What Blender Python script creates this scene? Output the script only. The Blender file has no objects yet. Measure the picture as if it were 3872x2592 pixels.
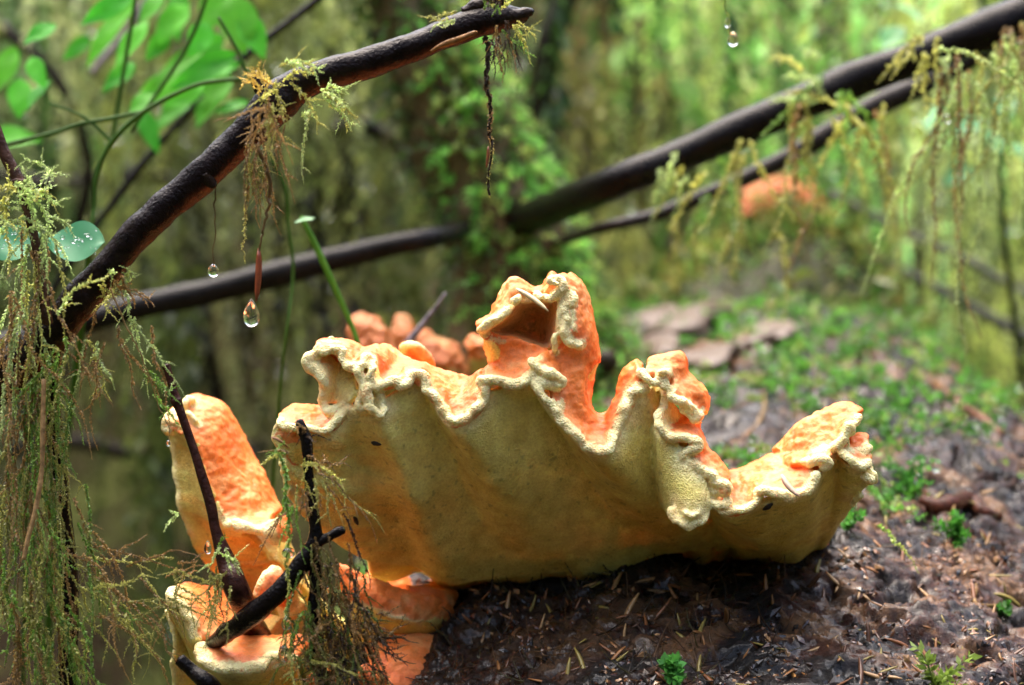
import bpy, math, random
import numpy as np
from mathutils import Vector, kdtree
random.seed(7)
rng = np.random.default_rng(11)
SC = bpy.context.scene
COL = SC.collection

# ------------------------------------------------------------------ camera
CAM_H, PITCH, LENS, SENSOR, FD = 0.62, math.radians(8.0), 50.0, 23.6, 0.900
KX = SENSOR / LENS
cd = bpy.data.cameras.new('camera'); cam = bpy.data.objects.new('camera', cd); COL.objects.link(cam)
cam.location = (0, 0, CAM_H); cam.rotation_euler = (math.radians(90) - PITCH, 0, 0)
cd.lens = LENS; cd.sensor_width = SENSOR; cd.clip_start = 0.02; cd.clip_end = 500
cd.dof.use_dof = True; cd.dof.focus_distance = FD; cd.dof.aperture_fstop = 4.3
SC.camera = cam

# ------------------------------------------------------------------ sky, sun, exposure
world = bpy.data.worlds.new('World'); SC.world = world; world.use_nodes = True
wn = world.node_tree.nodes; wl = world.node_tree.links
bg = wn['Background']
sky = wn.new('ShaderNodeTexSky'); sky.sky_type = 'NISHITA'; sky.sun_disc = False
SUN_EL, SUN_AZ = math.radians(70), math.radians(-30)
sky.sun_elevation = SUN_EL; sky.sun_rotation = SUN_AZ
sky.air_density = 1.0; sky.dust_density = 6.0; sky.ozone_density = 0.6
wl.new(sky.outputs[0], bg.inputs[0]); bg.inputs[1].default_value = 0.15
sd = bpy.data.lights.new('sun', 'SUN'); sun = bpy.data.objects.new('sun', sd); COL.objects.link(sun)
sd.energy = 0.8; sd.angle = math.radians(90); sd.color = (1.0, 0.95, 0.86)
dirv = Vector((math.sin(SUN_AZ) * math.cos(SUN_EL), math.cos(SUN_AZ) * math.cos(SUN_EL), math.sin(SUN_EL)))
sun.rotation_euler = dirv.to_track_quat('Z', 'Y').to_euler(); sun.location = (0, 0, 6)
SC.view_settings.view_transform = 'Standard'; SC.view_settings.look = 'None'
SC.view_settings.exposure = 2.38; SC.view_settings.gamma = 1.0; SC.view_settings.use_curve_mapping = False
SC.render.engine = 'CYCLES'
SC.cycles.use_denoising = True
SC.cycles.max_bounces = 8; SC.cycles.transparent_max_bounces = 8; SC.cycles.sample_clamp_indirect = 6.0

# ------------------------------------------------------------------ pixel -> point
FWD = np.array([0, math.cos(PITCH), -math.sin(PITCH)]); UP = np.array([0, math.sin(PITCH), math.cos(PITCH)])
C0 = np.array([0, 0, CAM_H])
CROP = {'A': (1100, 950, 1.9525), 'B': (2200, 1250, 1.9525), 'L': (600, 1450, 2.4125), 'Q': (600, 2050, 2.13),
        'D': (0, 0, 2342 / 3872), 'H': (1750, 1000, 3.137), 'S': (0, 0, 1.0)}
def P(c, x, y, d):                              # direction from a pixel, distance d (m) along the view axis
    ox, oy, k = CROP[c]; sx = ox + x / k; sy = oy + y / k
    return C0 + FWD * d + np.array([1, 0, 0]) * ((sx - 1936) / 3872 * KX * d) - UP * ((sy - 1296) / 3872 * KX * d)
def PP(c, pts, base=FD):                        # (x, y, millimetres behind base)
    return np.array([P(c, p[0], p[1], base + (p[2] if len(p) > 2 else 0) * 1e-3) for p in pts])
PX = KX * FD / 3872                             # one photo pixel in metres at the focus distance

# ------------------------------------------------------------------ small tools
def hash3(i, j, k, seed):
    n = (i * 374761393 + j * 668265263 + k * 2147483647 + seed * 1274126177) & 0xFFFFFFFF
    n = ((n ^ (n >> 13)) * 1274126177) & 0xFFFFFFFF
    n = ((n ^ (n >> 16)) * 2246822519) & 0xFFFFFFFF
    return ((n ^ (n >> 15)) & 0xFFFF) / 32767.5 - 1.0
def vnoise(p, seed=0):
    p = np.asarray(p, float); f0 = np.floor(p); f = p - f0; i = f0.astype(np.int64)
    u = f * f * f * (f * (f * 6 - 15) + 10)
    r = 0
    for a in (0, 1):
        for b in (0, 1):
            for c in (0, 1):
                w = (u[..., 0] if a else 1 - u[..., 0]) * (u[..., 1] if b else 1 - u[..., 1]) * (u[..., 2] if c else 1 - u[..., 2])
                r = r + w * hash3(i[..., 0] + a, i[..., 1] + b, i[..., 2] + c, seed)
    return r
def fbm(p, oct=4, seed=0, gain=0.5):
    p = np.asarray(p, float); s = 0; a = 1.0; t = 0
    for o in range(oct):
        s = s + a * vnoise(p * (2.03 ** o) + o * 17.3, seed + o); t += a; a *= gain
    return s / t
def sstep(a, b, x):
    t = np.clip((x - a) / (b - a), 0, 1); return t * t * (3 - 2 * t)
def catmull(pts, n):                            # n samples per span
    p = np.asarray(pts, float); m = len(p)
    if m == 2:
        t = np.linspace(0, 1, n + 1).reshape(-1, *([1] * (p.ndim - 1))); return p[0] * (1 - t) + p[1] * t
    q = np.concatenate([[2 * p[0] - p[1]], p, [2 * p[-1] - p[-2]]]); out = []
    for i in range(m - 1):
        a, b, c, d = q[i:i + 4]
        t = np.linspace(0, 1, n, endpoint=False).reshape(-1, *([1] * (p.ndim - 1)))
        out.append(.5 * (2 * b + (c - a) * t + (2 * a - 5 * b + 4 * c - d) * t ** 2 + (3 * b - a - 3 * c + d) * t ** 3))
    out.append(p[-1:]); return np.concatenate(out)
def resample(path, step):
    path = np.asarray(path, float); seg = np.linalg.norm(np.diff(path, axis=0), axis=1)
    s = np.concatenate([[0], np.cumsum(seg)]); n = max(2, int(s[-1] / step) + 1); t = np.linspace(0, s[-1], n)
    return np.stack([np.interp(t, s, path[:, k]) for k in range(path.shape[1])], 1)
def frames(path):
    t = np.gradient(path, axis=0); t /= np.linalg.norm(t, axis=1)[:, None] + 1e-12
    ref = np.where(np.abs(t[:, 2:3]) > .9, [[0, 1., 0]], [[0, 0, 1.]])
    a = np.cross(t, ref); a /= np.linalg.norm(a, axis=1)[:, None] + 1e-12
    for i in range(1, len(a)):                  # parallel transport
        v = a[i - 1] - t[i] * (a[i - 1] @ t[i]); l = np.linalg.norm(v)
        if l > 1e-6: a[i] = v / l
    return t, a, np.cross(t, a)

class MB:                                       # collects vertices, quads and triangles with a colour per vertex
    def __init__(s): s.v = []; s.q = []; s.t = []; s.c = []; s.n = 0
    def add(s, v, q=None, t=None, c=(1, 1, 1)):
        v = np.asarray(v, float).reshape(-1, 3); c = np.asarray(c, float)
        if c.ndim == 1: c = np.tile(c, (len(v), 1))
        s.v.append(v); s.c.append(c)
        if q is not None and len(q): s.q.append(np.asarray(q, int) + s.n)
        if t is not None and len(t): s.t.append(np.asarray(t, int) + s.n)
        s.n += len(v)
    def mesh(s, name, mat, smooth=True):
        v = np.concatenate(s.v); c = np.concatenate(s.c)
        q = np.concatenate(s.q) if s.q else np.zeros((0, 4), int); t = np.concatenate(s.t) if s.t else np.zeros((0, 3), int)
        me = bpy.data.meshes.new(name); me.vertices.add(len(v)); me.vertices.foreach_set('co', v.astype(np.float32).ravel())
        li = np.concatenate([q.ravel(), t.ravel()]); me.loops.add(len(li)); me.loops.foreach_set('vertex_index', li.astype(np.int32))
        tot = np.concatenate([np.full(len(q), 4), np.full(len(t), 3)]).astype(np.int32)
        st = np.concatenate([[0], np.cumsum(tot)[:-1]]).astype(np.int32) if len(tot) else tot
        me.polygons.add(len(tot)); me.polygons.foreach_set('loop_start', st); me.polygons.foreach_set('loop_total', tot)
        me.polygons.foreach_set('use_smooth', np.full(len(tot), smooth))
        at = me.attributes.new('Col', 'FLOAT_COLOR', 'POINT')
        at.data.foreach_set('color', np.concatenate([c, np.ones((len(c), 1))], 1).astype(np.float32).ravel())
        me.update(); me.validate()
        if mat: me.materials.append(mat)
        return me
    def build(s, name, mat, parent=None, smooth=True):
        o = bpy.data.objects.new(name, s.mesh(name, mat, smooth)); COL.objects.link(o)
        if parent: o.parent = parent; o.matrix_parent_inverse = parent.matrix_basis.inverted() if False else o.matrix_parent_inverse
        return o
def recenter(o):                                # put the origin at the thing's base
    me = o.data; n = len(me.vertices); v = np.zeros(n * 3, np.float32); me.vertices.foreach_get('co', v); v = v.reshape(-1, 3)
    c = np.array([(v[:, 0].min() + v[:, 0].max()) / 2, (v[:, 1].min() + v[:, 1].max()) / 2, v[:, 2].min()], np.float32)
    me.vertices.foreach_set('co', (v - c).ravel()); o.location = Vector(c.tolist()); me.update()
def tag(o, label=None, cat=None, group=None, kind=None, center=True):
    if label: o['label'] = label
    if cat: o['category'] = cat
    if group: o['group'] = group
    if kind: o['kind'] = kind
    if center and o.type == 'MESH' and o.parent is None: recenter(o)
    return o
def empty(name, loc, label, cat, group=None):
    o = bpy.data.objects.new(name, None); COL.objects.link(o); o.location = Vector(list(loc)); o.empty_display_size = .02
    return tag(o, label, cat, group)
def adopt(o, root):                             # a mesh built in world coordinates becomes a part of root
    v = np.zeros(len(o.data.vertices) * 3, np.float32); o.data.vertices.foreach_get('co', v)
    v = v.reshape(-1, 3) - np.array(root.location[:], np.float32)
    o.data.vertices.foreach_set('co', v.ravel()); o.data.update(); o.parent = root
    return o

def tube(mb, path, rad, col, sides=8, noise=0.0, nf=200.0, seed=0, cap=True, elong=None):
    path = np.asarray(path, float); n = len(path); rad = np.broadcast_to(np.asarray(rad, float), (n,))
    t, a, b = frames(path); th = np.arange(sides) / sides * 2 * math.pi
    ring = a[:, None] * np.cos(th)[None, :, None] + b[:, None] * np.sin(th)[None, :, None]
    v = path[:, None] + ring * rad[:, None, None]
    if noise: v = v + ring * (rad[:, None] * noise * fbm(v * nf, 3, seed))[..., None]
    c = np.asarray(col, float)
    if c.ndim == 2: c = np.repeat(c, sides, 0)
    i = np.arange(n - 1)[:, None] * sides; j = np.arange(sides)[None]; k = (j + 1) % sides
    q = np.stack([i + j, i + k, i + sides + k, i + sides + j], -1).reshape(-1, 4)
    v = v.reshape(-1, 3); tr = []
    if cap:
        v = np.concatenate([v, path[:1] - t[:1] * rad[0] * .35, path[-1:] + t[-1:] * rad[-1] * .35]); m = n * sides
        jj = np.arange(sides); kk = (jj + 1) % sides
        tr = np.concatenate([np.stack([np.full(sides, m), kk, jj], 1), np.stack([np.full(sides, m + 1), (n - 1) * sides + jj, (n - 1) * sides + kk], 1)])
        if c.ndim == 2: c = np.concatenate([c, c[:1], c[-1:]])
    mb.add(v, q, tr, c)

# ------------------------------------------------------------------ materials
def nt(name):
    m = bpy.data.materials.new(name); m.use_nodes = True
    n = m.node_tree.nodes; l = m.node_tree.links; return m, n, l, n['Principled BSDF'], n['Material Output']
def ramp(n, stops):
    r = n.new('ShaderNodeValToRGB'); e = r.color_ramp.elements
    while len(e) < len(stops): e.new(.5)
    for i, (p, c) in enumerate(stops): e[i].position = p; e[i].color = (*c, 1)
    return r
def noise_node(n, l, scale, detail=4, rough=.55, coord=None):
    t = n.new('ShaderNodeTexNoise'); t.inputs['Scale'].default_value = scale; t.inputs['Detail'].default_value = detail; t.inputs['Roughness'].default_value = rough
    g = n.new('ShaderNodeNewGeometry'); l.new(coord or g.outputs['Position'], t.inputs['Vector']); return t
def mixc(n, l, mode, fac, a, b):
    m = n.new('ShaderNodeMix'); m.data_type = 'RGBA'; m.blend_type = mode
    for s, v in ((m.inputs[0], fac), (m.inputs[6], a), (m.inputs[7], b)):
        if hasattr(v, 'node'): l.new(v, s)
        else: s.default_value = v if isinstance(v, float) else (*v, 1)
    return m.outputs[2]
def bump(n, l, b, h, strength, dist, prev=None):
    u = n.new('ShaderNodeBump'); u.inputs['Strength'].default_value = strength; u.inputs['Distance'].default_value = dist
    l.new(h, u.inputs['Height'])
    if prev: l.new(prev, u.inputs['Normal'])
    if b: l.new(u.outputs[0], b.inputs['Normal'])
    return u.outputs[0]
def attr_mat(name, rough=.6, spec=.4, trans=0.0, nscale=900, namp=(.75, 1.25), bumpd=0.0, bscale=1500, coat=0.0):
    m, n, l, b, out = nt(name)
    a = n.new('ShaderNodeAttribute'); a.attribute_name = 'Col'
    t = noise_node(n, l, nscale); r = ramp(n, [(.3, (namp[0],) * 3), (.7, (namp[1],) * 3)]); l.new(t.outputs[0], r.inputs[0])
    c = mixc(n, l, 'MULTIPLY', 1.0, a.outputs[0], r.outputs[0]); l.new(c, b.inputs['Base Color'])
    b.inputs['Roughness'].default_value = rough; b.inputs['Specular IOR Level'].default_value = spec
    b.inputs['Coat Weight'].default_value = coat; b.inputs['Coat Roughness'].default_value = .15
    if bumpd: bump(n, l, b, noise_node(n, l, bscale).outputs[0], 1.0, bumpd)
    if trans:
        tr = n.new('ShaderNodeBsdfTranslucent'); l.new(c, tr.inputs[0]); mx = n.new('ShaderNodeMixShader'); mx.inputs[0].default_value = trans
        l.new(b.outputs[0], mx.inputs[1]); l.new(tr.outputs[0], mx.inputs[2]); l.new(mx.outputs[0], out.inputs[0])
    return m
M = {}
M['moss'] = attr_mat('moss_leaf', .4, .5, .45, 500)
M['conifer'] = attr_mat('conifer_foliage', .6, .3, .12, 3, (.8, 1.2))
M['leaf'] = attr_mat('shrub_leaf', .5, .22, .5, 120, (.85, 1.15))
M['wetleaf'] = attr_mat('wet_leaf', .42, .3, .25, 120, (.9, 1.1))
M['bark'] = attr_mat('wet_bark', .2, .13, 0, 260, (.4, 1.4), .0006, 700)
M['needle'] = attr_mat('conifer_needle', .35, .5, .1, 600, (.8, 1.2))
M['debris'] = attr_mat('debris', .5, .4, 0, 900)
def water_mat():
    m, n, l, b, out = nt('water'); b.inputs['Base Color'].default_value = (1, 1, 1, 1); b.inputs['Roughness'].default_value = 0.0
    b.inputs['IOR'].default_value = 1.333; b.inputs['Transmission Weight'].default_value = 1.0; return m
M['water'] = water_mat()
def fungus_mat():
    m, n, l, b, out = nt('fungus_flesh')
    a = n.new('ShaderNodeAttribute'); a.attribute_name = 'Col'
    pr = n.new('ShaderNodeAttribute'); pr.attribute_name = 'pore'
    t1 = noise_node(n, l, 140, 5); r1 = ramp(n, [(.32, (.82, .74, .66)), (.68, (1.12, 1.16, 1.2))]); l.new(t1.outputs[0], r1.inputs[0])
    c = mixc(n, l, 'MULTIPLY', 0.75, a.outputs[0], r1.outputs[0])
    t2 = noise_node(n, l, 900, 3); r2 = ramp(n, [(.35, (.86, .8, .72)), (.6, (1.06, 1.06, 1.06))]); l.new(t2.outputs[0], r2.inputs[0])
    c = mixc(n, l, 'MULTIPLY', .8, c, r2.outputs[0])
    l.new(c, b.inputs['Base Color'])
    v = n.new('ShaderNodeTexVoronoi'); v.inputs['Scale'].default_value = 1250; g = n.new('ShaderNodeNewGeometry'); l.new(g.outputs['Position'], v.inputs['Vector'])
    mm = n.new('ShaderNodeMath'); mm.operation = 'MULTIPLY'; l.new(v.outputs['Distance'], mm.inputs[0]); l.new(pr.outputs['Fac'], mm.inputs[1])
    b1 = bump(n, l, None, mm.outputs[0], .9, .0006)
    bump(n, l, b, noise_node(n, l, 420, 5).outputs[0], .55, .0012, b1)
    b.inputs['Roughness'].default_value = .5; b.inputs['Specular IOR Level'].default_value = .38
    b.inputs['Subsurface Weight'].default_value = .25; b.inputs['Subsurface Radius'].default_value = (0.85, .68, .3); b.inputs['Subsurface Scale'].default_value = .004
    return m
M['fungus'] = fungus_mat()
from mathutils.bvhtree import BVHTree
# ------------------------------------------------------------------ forest floor and bank
def terrain_z(x, y):
    rt = sstep(.06, .22, x / np.maximum(y, .5)) * (y > 0)
    bank = (1.9 - 1.45 * rt) * sstep(2.0, 4.6, y + .25 * np.sin(x * 1.3 + .6) + .12 * x) + .9 * sstep(4.5, 16, np.hypot(x, y)) * (1 - rt)
    side = .7 * sstep(1.6, 4.0, np.abs(x + .1)) * sstep(-3, 1.5, y)
    p = np.stack([x, y, x * 0], -1)
    return bank + side + .10 * fbm(p * 1.7, 4, 3) + .035 * fbm(p * 7, 3, 9) - .05
def build_terrain():
    u = np.linspace(-1, 1, 231); g = np.sinh(u * 4.2) / np.sinh(4.2) * 45
    X, Y = np.meshgrid(g, g + 1.8); Z = terrain_z(X, Y)
    n = len(g); i = np.arange(n - 1)[:, None] * n + np.arange(n - 1)[None]
    q = np.stack([i, i + 1, i + n + 1, i + n], -1).reshape(-1, 4)
    m, nn, l, b, out = nt('forest_soil')
    t = noise_node(nn, l, 9, 8, .65); r = ramp(nn, [(.3, (.008, .005, .003)), (.45, (.03, .02, .009)), (.56, (.06, .065, .018)), (.75, (.12, .14, .035))]); l.new(t.outputs[0], r.inputs[0])
    l.new(r.outputs[0], b.inputs['Base Color']); b.inputs['Roughness'].default_value = .9; b.inputs['Specular IOR Level'].default_value = .08
    bump(nn, l, b, noise_node(nn, l, 60, 6).outputs[0], 1, .02)
    mb = MB(); mb.add(np.stack([X, Y, Z], -1), q)
    o = mb.build('forest_floor', m); tag(o, 'mossy forest floor rising to a bank behind the log', 'ground', kind='structure', center=False)
build_terrain()

# ------------------------------------------------------------------ the rotten log
LOG_Y = np.array([.2, .5, .7, .8, .9, 1.0, 1.15, 1.4, 1.7, 2.2, 3.2]); LOG_T = np.array([.10, .245, .318, .348, .376, .397, .409, .419, .415, .40, .42])
LOG_CX = np.array([.10, .10, .10, .10, .103, .11, .122, .125, .12, .09, .0]); LOG_A = np.array([.14, .175, .19, .195, .203, .212, .225, .23, .225, .19, .16])
def build_log():
    ys = np.concatenate([np.linspace(.2, .72, 60), np.linspace(.722, 1.12, 300), np.linspace(1.125, 1.9, 150), np.linspace(1.92, 3.2, 40)])
    th = np.concatenate([np.linspace(-.35, math.pi + .35, 440), np.linspace(math.pi + .4, 2 * math.pi - .4, 30)])
    top = np.interp(ys, LOG_Y, LOG_T); cx = np.interp(ys, LOG_Y, LOG_CX); a = np.interp(ys, LOG_Y, LOG_A)
    b = np.minimum(top * .5 + .01, .2); cz = top - b; n = 2.7
    c, s = np.cos(th), np.sin(th)
    ex = np.sign(c) * np.abs(c) ** (2 / n); ez = np.sign(s) * np.abs(s) ** (2 / n)
    X = cx[:, None] + a[:, None] * ex; Z = cz[:, None] + b[:, None] * ez; Y = np.repeat(ys[:, None], len(th), 1)
    Z = Z + .030 * sstep(.98, 1.25, Y) * np.clip((X - cx[:, None]) / a[:, None], -.4, 1) * sstep(0, .6, ez)[None]
    V = np.stack([X, Y, Z], -1)
    N = np.stack([np.sign(c) * np.abs(c) ** (2 - 2 / n), 0 * c, np.sign(s) * np.abs(s) ** (2 - 2 / n)], -1); N = N / np.linalg.norm(N, axis=1)[:, None]
    q = V * np.array([1, .55, 1])
    w = fbm(V * 14, 3, 51)[..., None] * .06
    big = .014 * fbm(V * 6, 3, 5)
    rid = 1 - np.abs(fbm((V + w) * np.array([22, 45, 30]), 4, 21)) * 2.2          # torn ridges across the grain
    pit = fbm((V + w) * np.array([55, 90, 60]), 3, 33)
    fine = fbm(V * np.array([260, 330, 300]), 3, 41)
    step = np.floor(fbm((V + w) * np.array([16, 34, 20]), 3, 61) * 5) / 5
    d = big + .004 * rid - .007 * sstep(.12, .4, pit) + .0022 * fine + .008 * step + .0012 * fbm(V * np.array([500, 620, 560]), 2, 43)
    V = V + N[None] * d[..., None]
    k = fbm((V + w) * np.array([30, 50, 30]), 4, 71) + .25 * fine
    black = np.array([.004, .003, .003]); brown = np.array([.022, .008, .004]); red = np.array([.09, .025, .01]); tan = np.array([.30, .15, .06])
    t = k[..., None] + .02 + .25 * sstep(.05, .2, V[..., :1]) * sstep(1.05, .85, V[..., 1:2]) * fbm(V * 20, 2, 17)[..., None]
    colr = black * (1 - sstep(-.35, -.1, t)) + brown * sstep(-.35, -.1, t)
    colr = colr + (red - brown) * sstep(-.05, .15, t); colr = colr + (tan - red) * sstep(.16, .36, t)
    hole = sstep(.1, .45, pit)[..., None]; colr = colr * (1 - .8 * hole); near_dark = sstep(.12, .05, V[..., 0] + .05 * fbm(V * 12, 2, 88)) * sstep(1.06, .98, V[..., 1]); colr = colr * (1 - .6 * near_dark[..., None])  # pits darkened; near left part of the log darkened too
    ny, nh = len(ys), len(th); i = np.arange(ny - 1)[:, None] * nh; j = np.arange(nh)[None]; kk = (j + 1) % nh
    qd = np.stack([i + j, i + kk, i + nh + kk, i + nh + j], -1).reshape(-1, 4)
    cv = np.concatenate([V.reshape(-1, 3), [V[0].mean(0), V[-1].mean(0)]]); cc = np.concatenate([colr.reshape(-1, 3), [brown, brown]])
    j = np.arange(nh); kk = (j + 1) % nh
    tr = np.concatenate([np.stack([np.full(nh, ny * nh), kk, j], 1), np.stack([np.full(nh, ny * nh + 1), (ny - 1) * nh + j, (ny - 1) * nh + kk], 1)])
    m, nn, l, bs, out = nt('wet_rotten_wood')
    at = nn.new('ShaderNodeAttribute'); at.attribute_name = 'Col'
    t1 = noise_node(nn, l, 330, 6, .7); r1 = ramp(nn, [(.3, (.35, .3, .28)), (.52, (1, 1, 1)), (.75, (1.9, 1.6, 1.35))]); l.new(t1.outputs[0], r1.inputs[0])
    l.new(mixc(nn, l, 'MULTIPLY', 1.0, at.outputs[0], r1.outputs[0]), bs.inputs['Base Color'])
    t2 = noise_node(nn, l, 120, 4); r2 = ramp(nn, [(.42, (.1,) * 3), (.58, (.65,) * 3)]); l.new(t2.outputs[0], r2.inputs[0]); l.new(r2.outputs[0], bs.inputs['Roughness'])
    bs.inputs['Specular IOR Level'].default_value = .45; bs.inputs['Coat Weight'].default_value = .25; bs.inputs['Coat Roughness'].default_value = .08
    b1 = bump(nn, l, None, noise_node(nn, l, 900, 5, .7).outputs[0], 1.0, .004); bump(nn, l, bs, noise_node(nn, l, 330, 6, .75).outputs[0], 1.0, .006, b1)
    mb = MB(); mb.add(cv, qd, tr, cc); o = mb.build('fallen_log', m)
    tag(o, 'rotting wet brown fallen log under the orange bracket fungus', 'log', center=False)
    return BVHTree.FromPolygons([tuple(x) for x in cv.tolist()], [tuple(x) for x in qd.tolist()]), o
LOGBVH, LOG = build_log()
def log_hit(x, y):
    h = LOGBVH.ray_cast(Vector((x, y, 1.0)), Vector((0, 0, -1)))
    return (np.array(h[0]), np.array(h[1])) if h[0] is not None else None
def log_pix(c, x, y):                           # where the sight line of a pixel meets the log
    d = P(c, x, y, 1.0) - C0; d /= np.linalg.norm(d)
    h = LOGBVH.ray_cast(Vector(C0.tolist()), Vector(d.tolist()))
    return (np.array(h[0]), np.array(h[1])) if h[0] is not None else None

# ------------------------------------------------------------------ woods all round the hollow, mostly unseen, added to screen sky light
def leafquads(mb, pos, dirs, size, wid, col):   # diamond leaves: base at pos, pointing along dirs
    n = len(pos); d = dirs / (np.linalg.norm(dirs, axis=1)[:, None] + 1e-9)
    r = rng.normal(size=(n, 3)); s = np.cross(d, r); s /= np.linalg.norm(s, axis=1)[:, None] + 1e-9
    L = np.broadcast_to(np.asarray(size, float), (n,))[:, None]; W = np.broadcast_to(np.asarray(wid, float), (n,))[:, None]
    nn = np.cross(s, d)
    v = np.stack([pos, pos + d * L * .45 + s * W * .5 + nn * W * .15, pos + d * L, pos + d * L * .45 - s * W * .5 + nn * W * .15], 1)
    q = np.arange(n * 4).reshape(-1, 4); c = np.repeat(np.broadcast_to(np.asarray(col, float), (n, 3)), 4, 0)
    mb.add(v, q, None, c)
def build_screening_woods():
    mb = MB(); n = 15000
    a = rng.uniform(0, 2 * math.pi, n); r = rng.uniform(5.2, 8.5, n); z = rng.uniform(0, 1, n) ** .9 * 4.0
    keep = ~((np.abs(((a - math.pi / 2 + math.pi) % (2 * math.pi)) - math.pi) < .5) & (z < 1.0) & (np.cos(a) < 0)); a, r, z = a[keep], r[keep], z[keep]; n = len(a)
    fr = np.abs(((a - math.pi / 2 + math.pi) % (2 * math.pi)) - math.pi) < .95; z = np.where(fr, z * .5, z)  # front sector kept low so more sky light comes in
    clump = fbm(np.stack([np.cos(a) * r, np.sin(a) * r, z], -1) * .8, 3, 5)
    ok = clump > -.28; a, r, z = a[ok], r[ok], z[ok]; n = len(a)
    pos = np.stack([np.cos(a) * r, np.sin(a) * r + 1, z + .4], -1); d = rng.normal(size=(n, 3)); d[:, 2] -= .6
    g = rng.uniform(0, 1, (n, 1)); col = np.array([.03, .06, .015]) * (1 - g) + np.array([.09, .12, .03]) * g
    leafquads(mb, pos, d, rng.uniform(.35, .75, n), rng.uniform(.2, .4, n), col)
    n = 1500; a = rng.uniform(0, 2 * math.pi, n); r = 6.5 * np.sqrt(rng.uniform(0, 1, n)); pos = np.stack([np.cos(a) * r, np.sin(a) * r + 1, rng.uniform(4.4, 7.0, n)], -1)      # overhead canopy out of view, added to cut the sky light
    ok = (fbm(pos * .9, 3, 15) > -.12) & (pos[:, 1] < 2.2 + .8 * fbm(pos * .7, 2, 4)); pos = pos[ok]; n = len(pos); d = rng.normal(size=(n, 3)); d[:, 2] *= .35; g = rng.uniform(0, 1, (n, 1)); leafquads(mb, pos, d, rng.uniform(.3, .65, n), rng.uniform(.15, .34, n), np.array([.02, .035, .012]) * (1 - g) + np.array([.05, .065, .02]) * g)
    for i in range(34):
        aa = i / 34 * 2 * math.pi + rng.uniform(-.06, .06); rr = rng.uniform(5.6, 8.5); b = np.array([math.cos(aa) * rr, math.sin(aa) * rr + 1, 0]); zz = float(terrain_z(b[0:1], b[1:2])[0]) - .1
        pth = np.array([[b[0], b[1], zz], [b[0] + rng.uniform(-.1, .1), b[1], 3], [b[0] + rng.uniform(-.2, .2), b[1], 8.5]])
        tube(mb, catmull(pth, 6), np.linspace(rng.uniform(.12, .24), .04, 13), (.05, .04, .025), 10, .2, 4)
    tag(mb.build('screening_woods', M['conifer']), 'dense dim green woods round the hollow with unseen canopy added to screen sky light', 'woods', kind='stuff', center=False)
build_screening_woods()

# ------------------------------------------------------------------ moss strand
GREENS = np.array([[.20, .23, .035], [.13, .19, .03], [.26, .24, .06], [.16, .13, .035], [.30, .30, .10]])
def strand(mb, path, step, leaf, col, k=2, ang=.75, stem=None, stemcol=(.05, .03, .015), jit=.25, taper=True, wid=.36, flat=None):
    p = resample(path, step); n = len(p)
    if n < 3: p = resample(path, np.linalg.norm(p[-1] - p[0]) / 4 + 1e-6); n = len(p)
    t, a, b = frames(p)
    if stem: tube(mb, p[::2] if n > 6 else p, np.linspace(stem, stem * .5, len(p[::2] if n > 6 else p)), stemcol, 4, 0, cap=False)
    pos = np.repeat(p, k, 0); T = np.repeat(t, k, 0); A = np.repeat(a, k, 0); B = np.repeat(b, k, 0)
    ph = rng.uniform(0, 2 * math.pi, n * k) if flat is None else (np.tile(np.arange(k) % 2 * math.pi, n) + flat + rng.normal(0, .35, n * k))
    rad = A * np.cos(ph)[:, None] + B * np.sin(ph)[:, None]
    an = ang * rng.uniform(.6, 1.4, n * k)[:, None]; d = T * np.cos(an) + rad * np.sin(an)
    s = np.repeat(np.linspace(0, 1, n), k); L = leaf * rng.uniform(.6, 1.25, n * k) * ((1 - .65 * s ** 2) if taper else 1)
    c = np.asarray(col, float); c = np.broadcast_to(c, (n * k, 3)) if c.ndim == 1 else np.repeat(np.stack([np.interp(np.linspace(0, 1, n), np.linspace(0, 1, len(c)), c[:, i]) for i in range(3)], 1), k, 0)
    c = c * (1 + jit * rng.normal(size=(n * k, 1))).clip(.35, 1.9)
    leafquads(mb, pos, d, L, L * wid, c)
def hang(p0, length, wob=.06, n=7, drift=(0, 0)):
    z = np.linspace(0, 1, n); w = np.cumsum(rng.normal(0, wob, (n, 2)), 0) * length / n * 2; w -= w[0]
    return catmull(np.stack([p0[0] + w[:, 0] + drift[0] * z, p0[1] + w[:, 1] + drift[1] * z, p0[2] - length * z], -1), 4)

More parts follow.
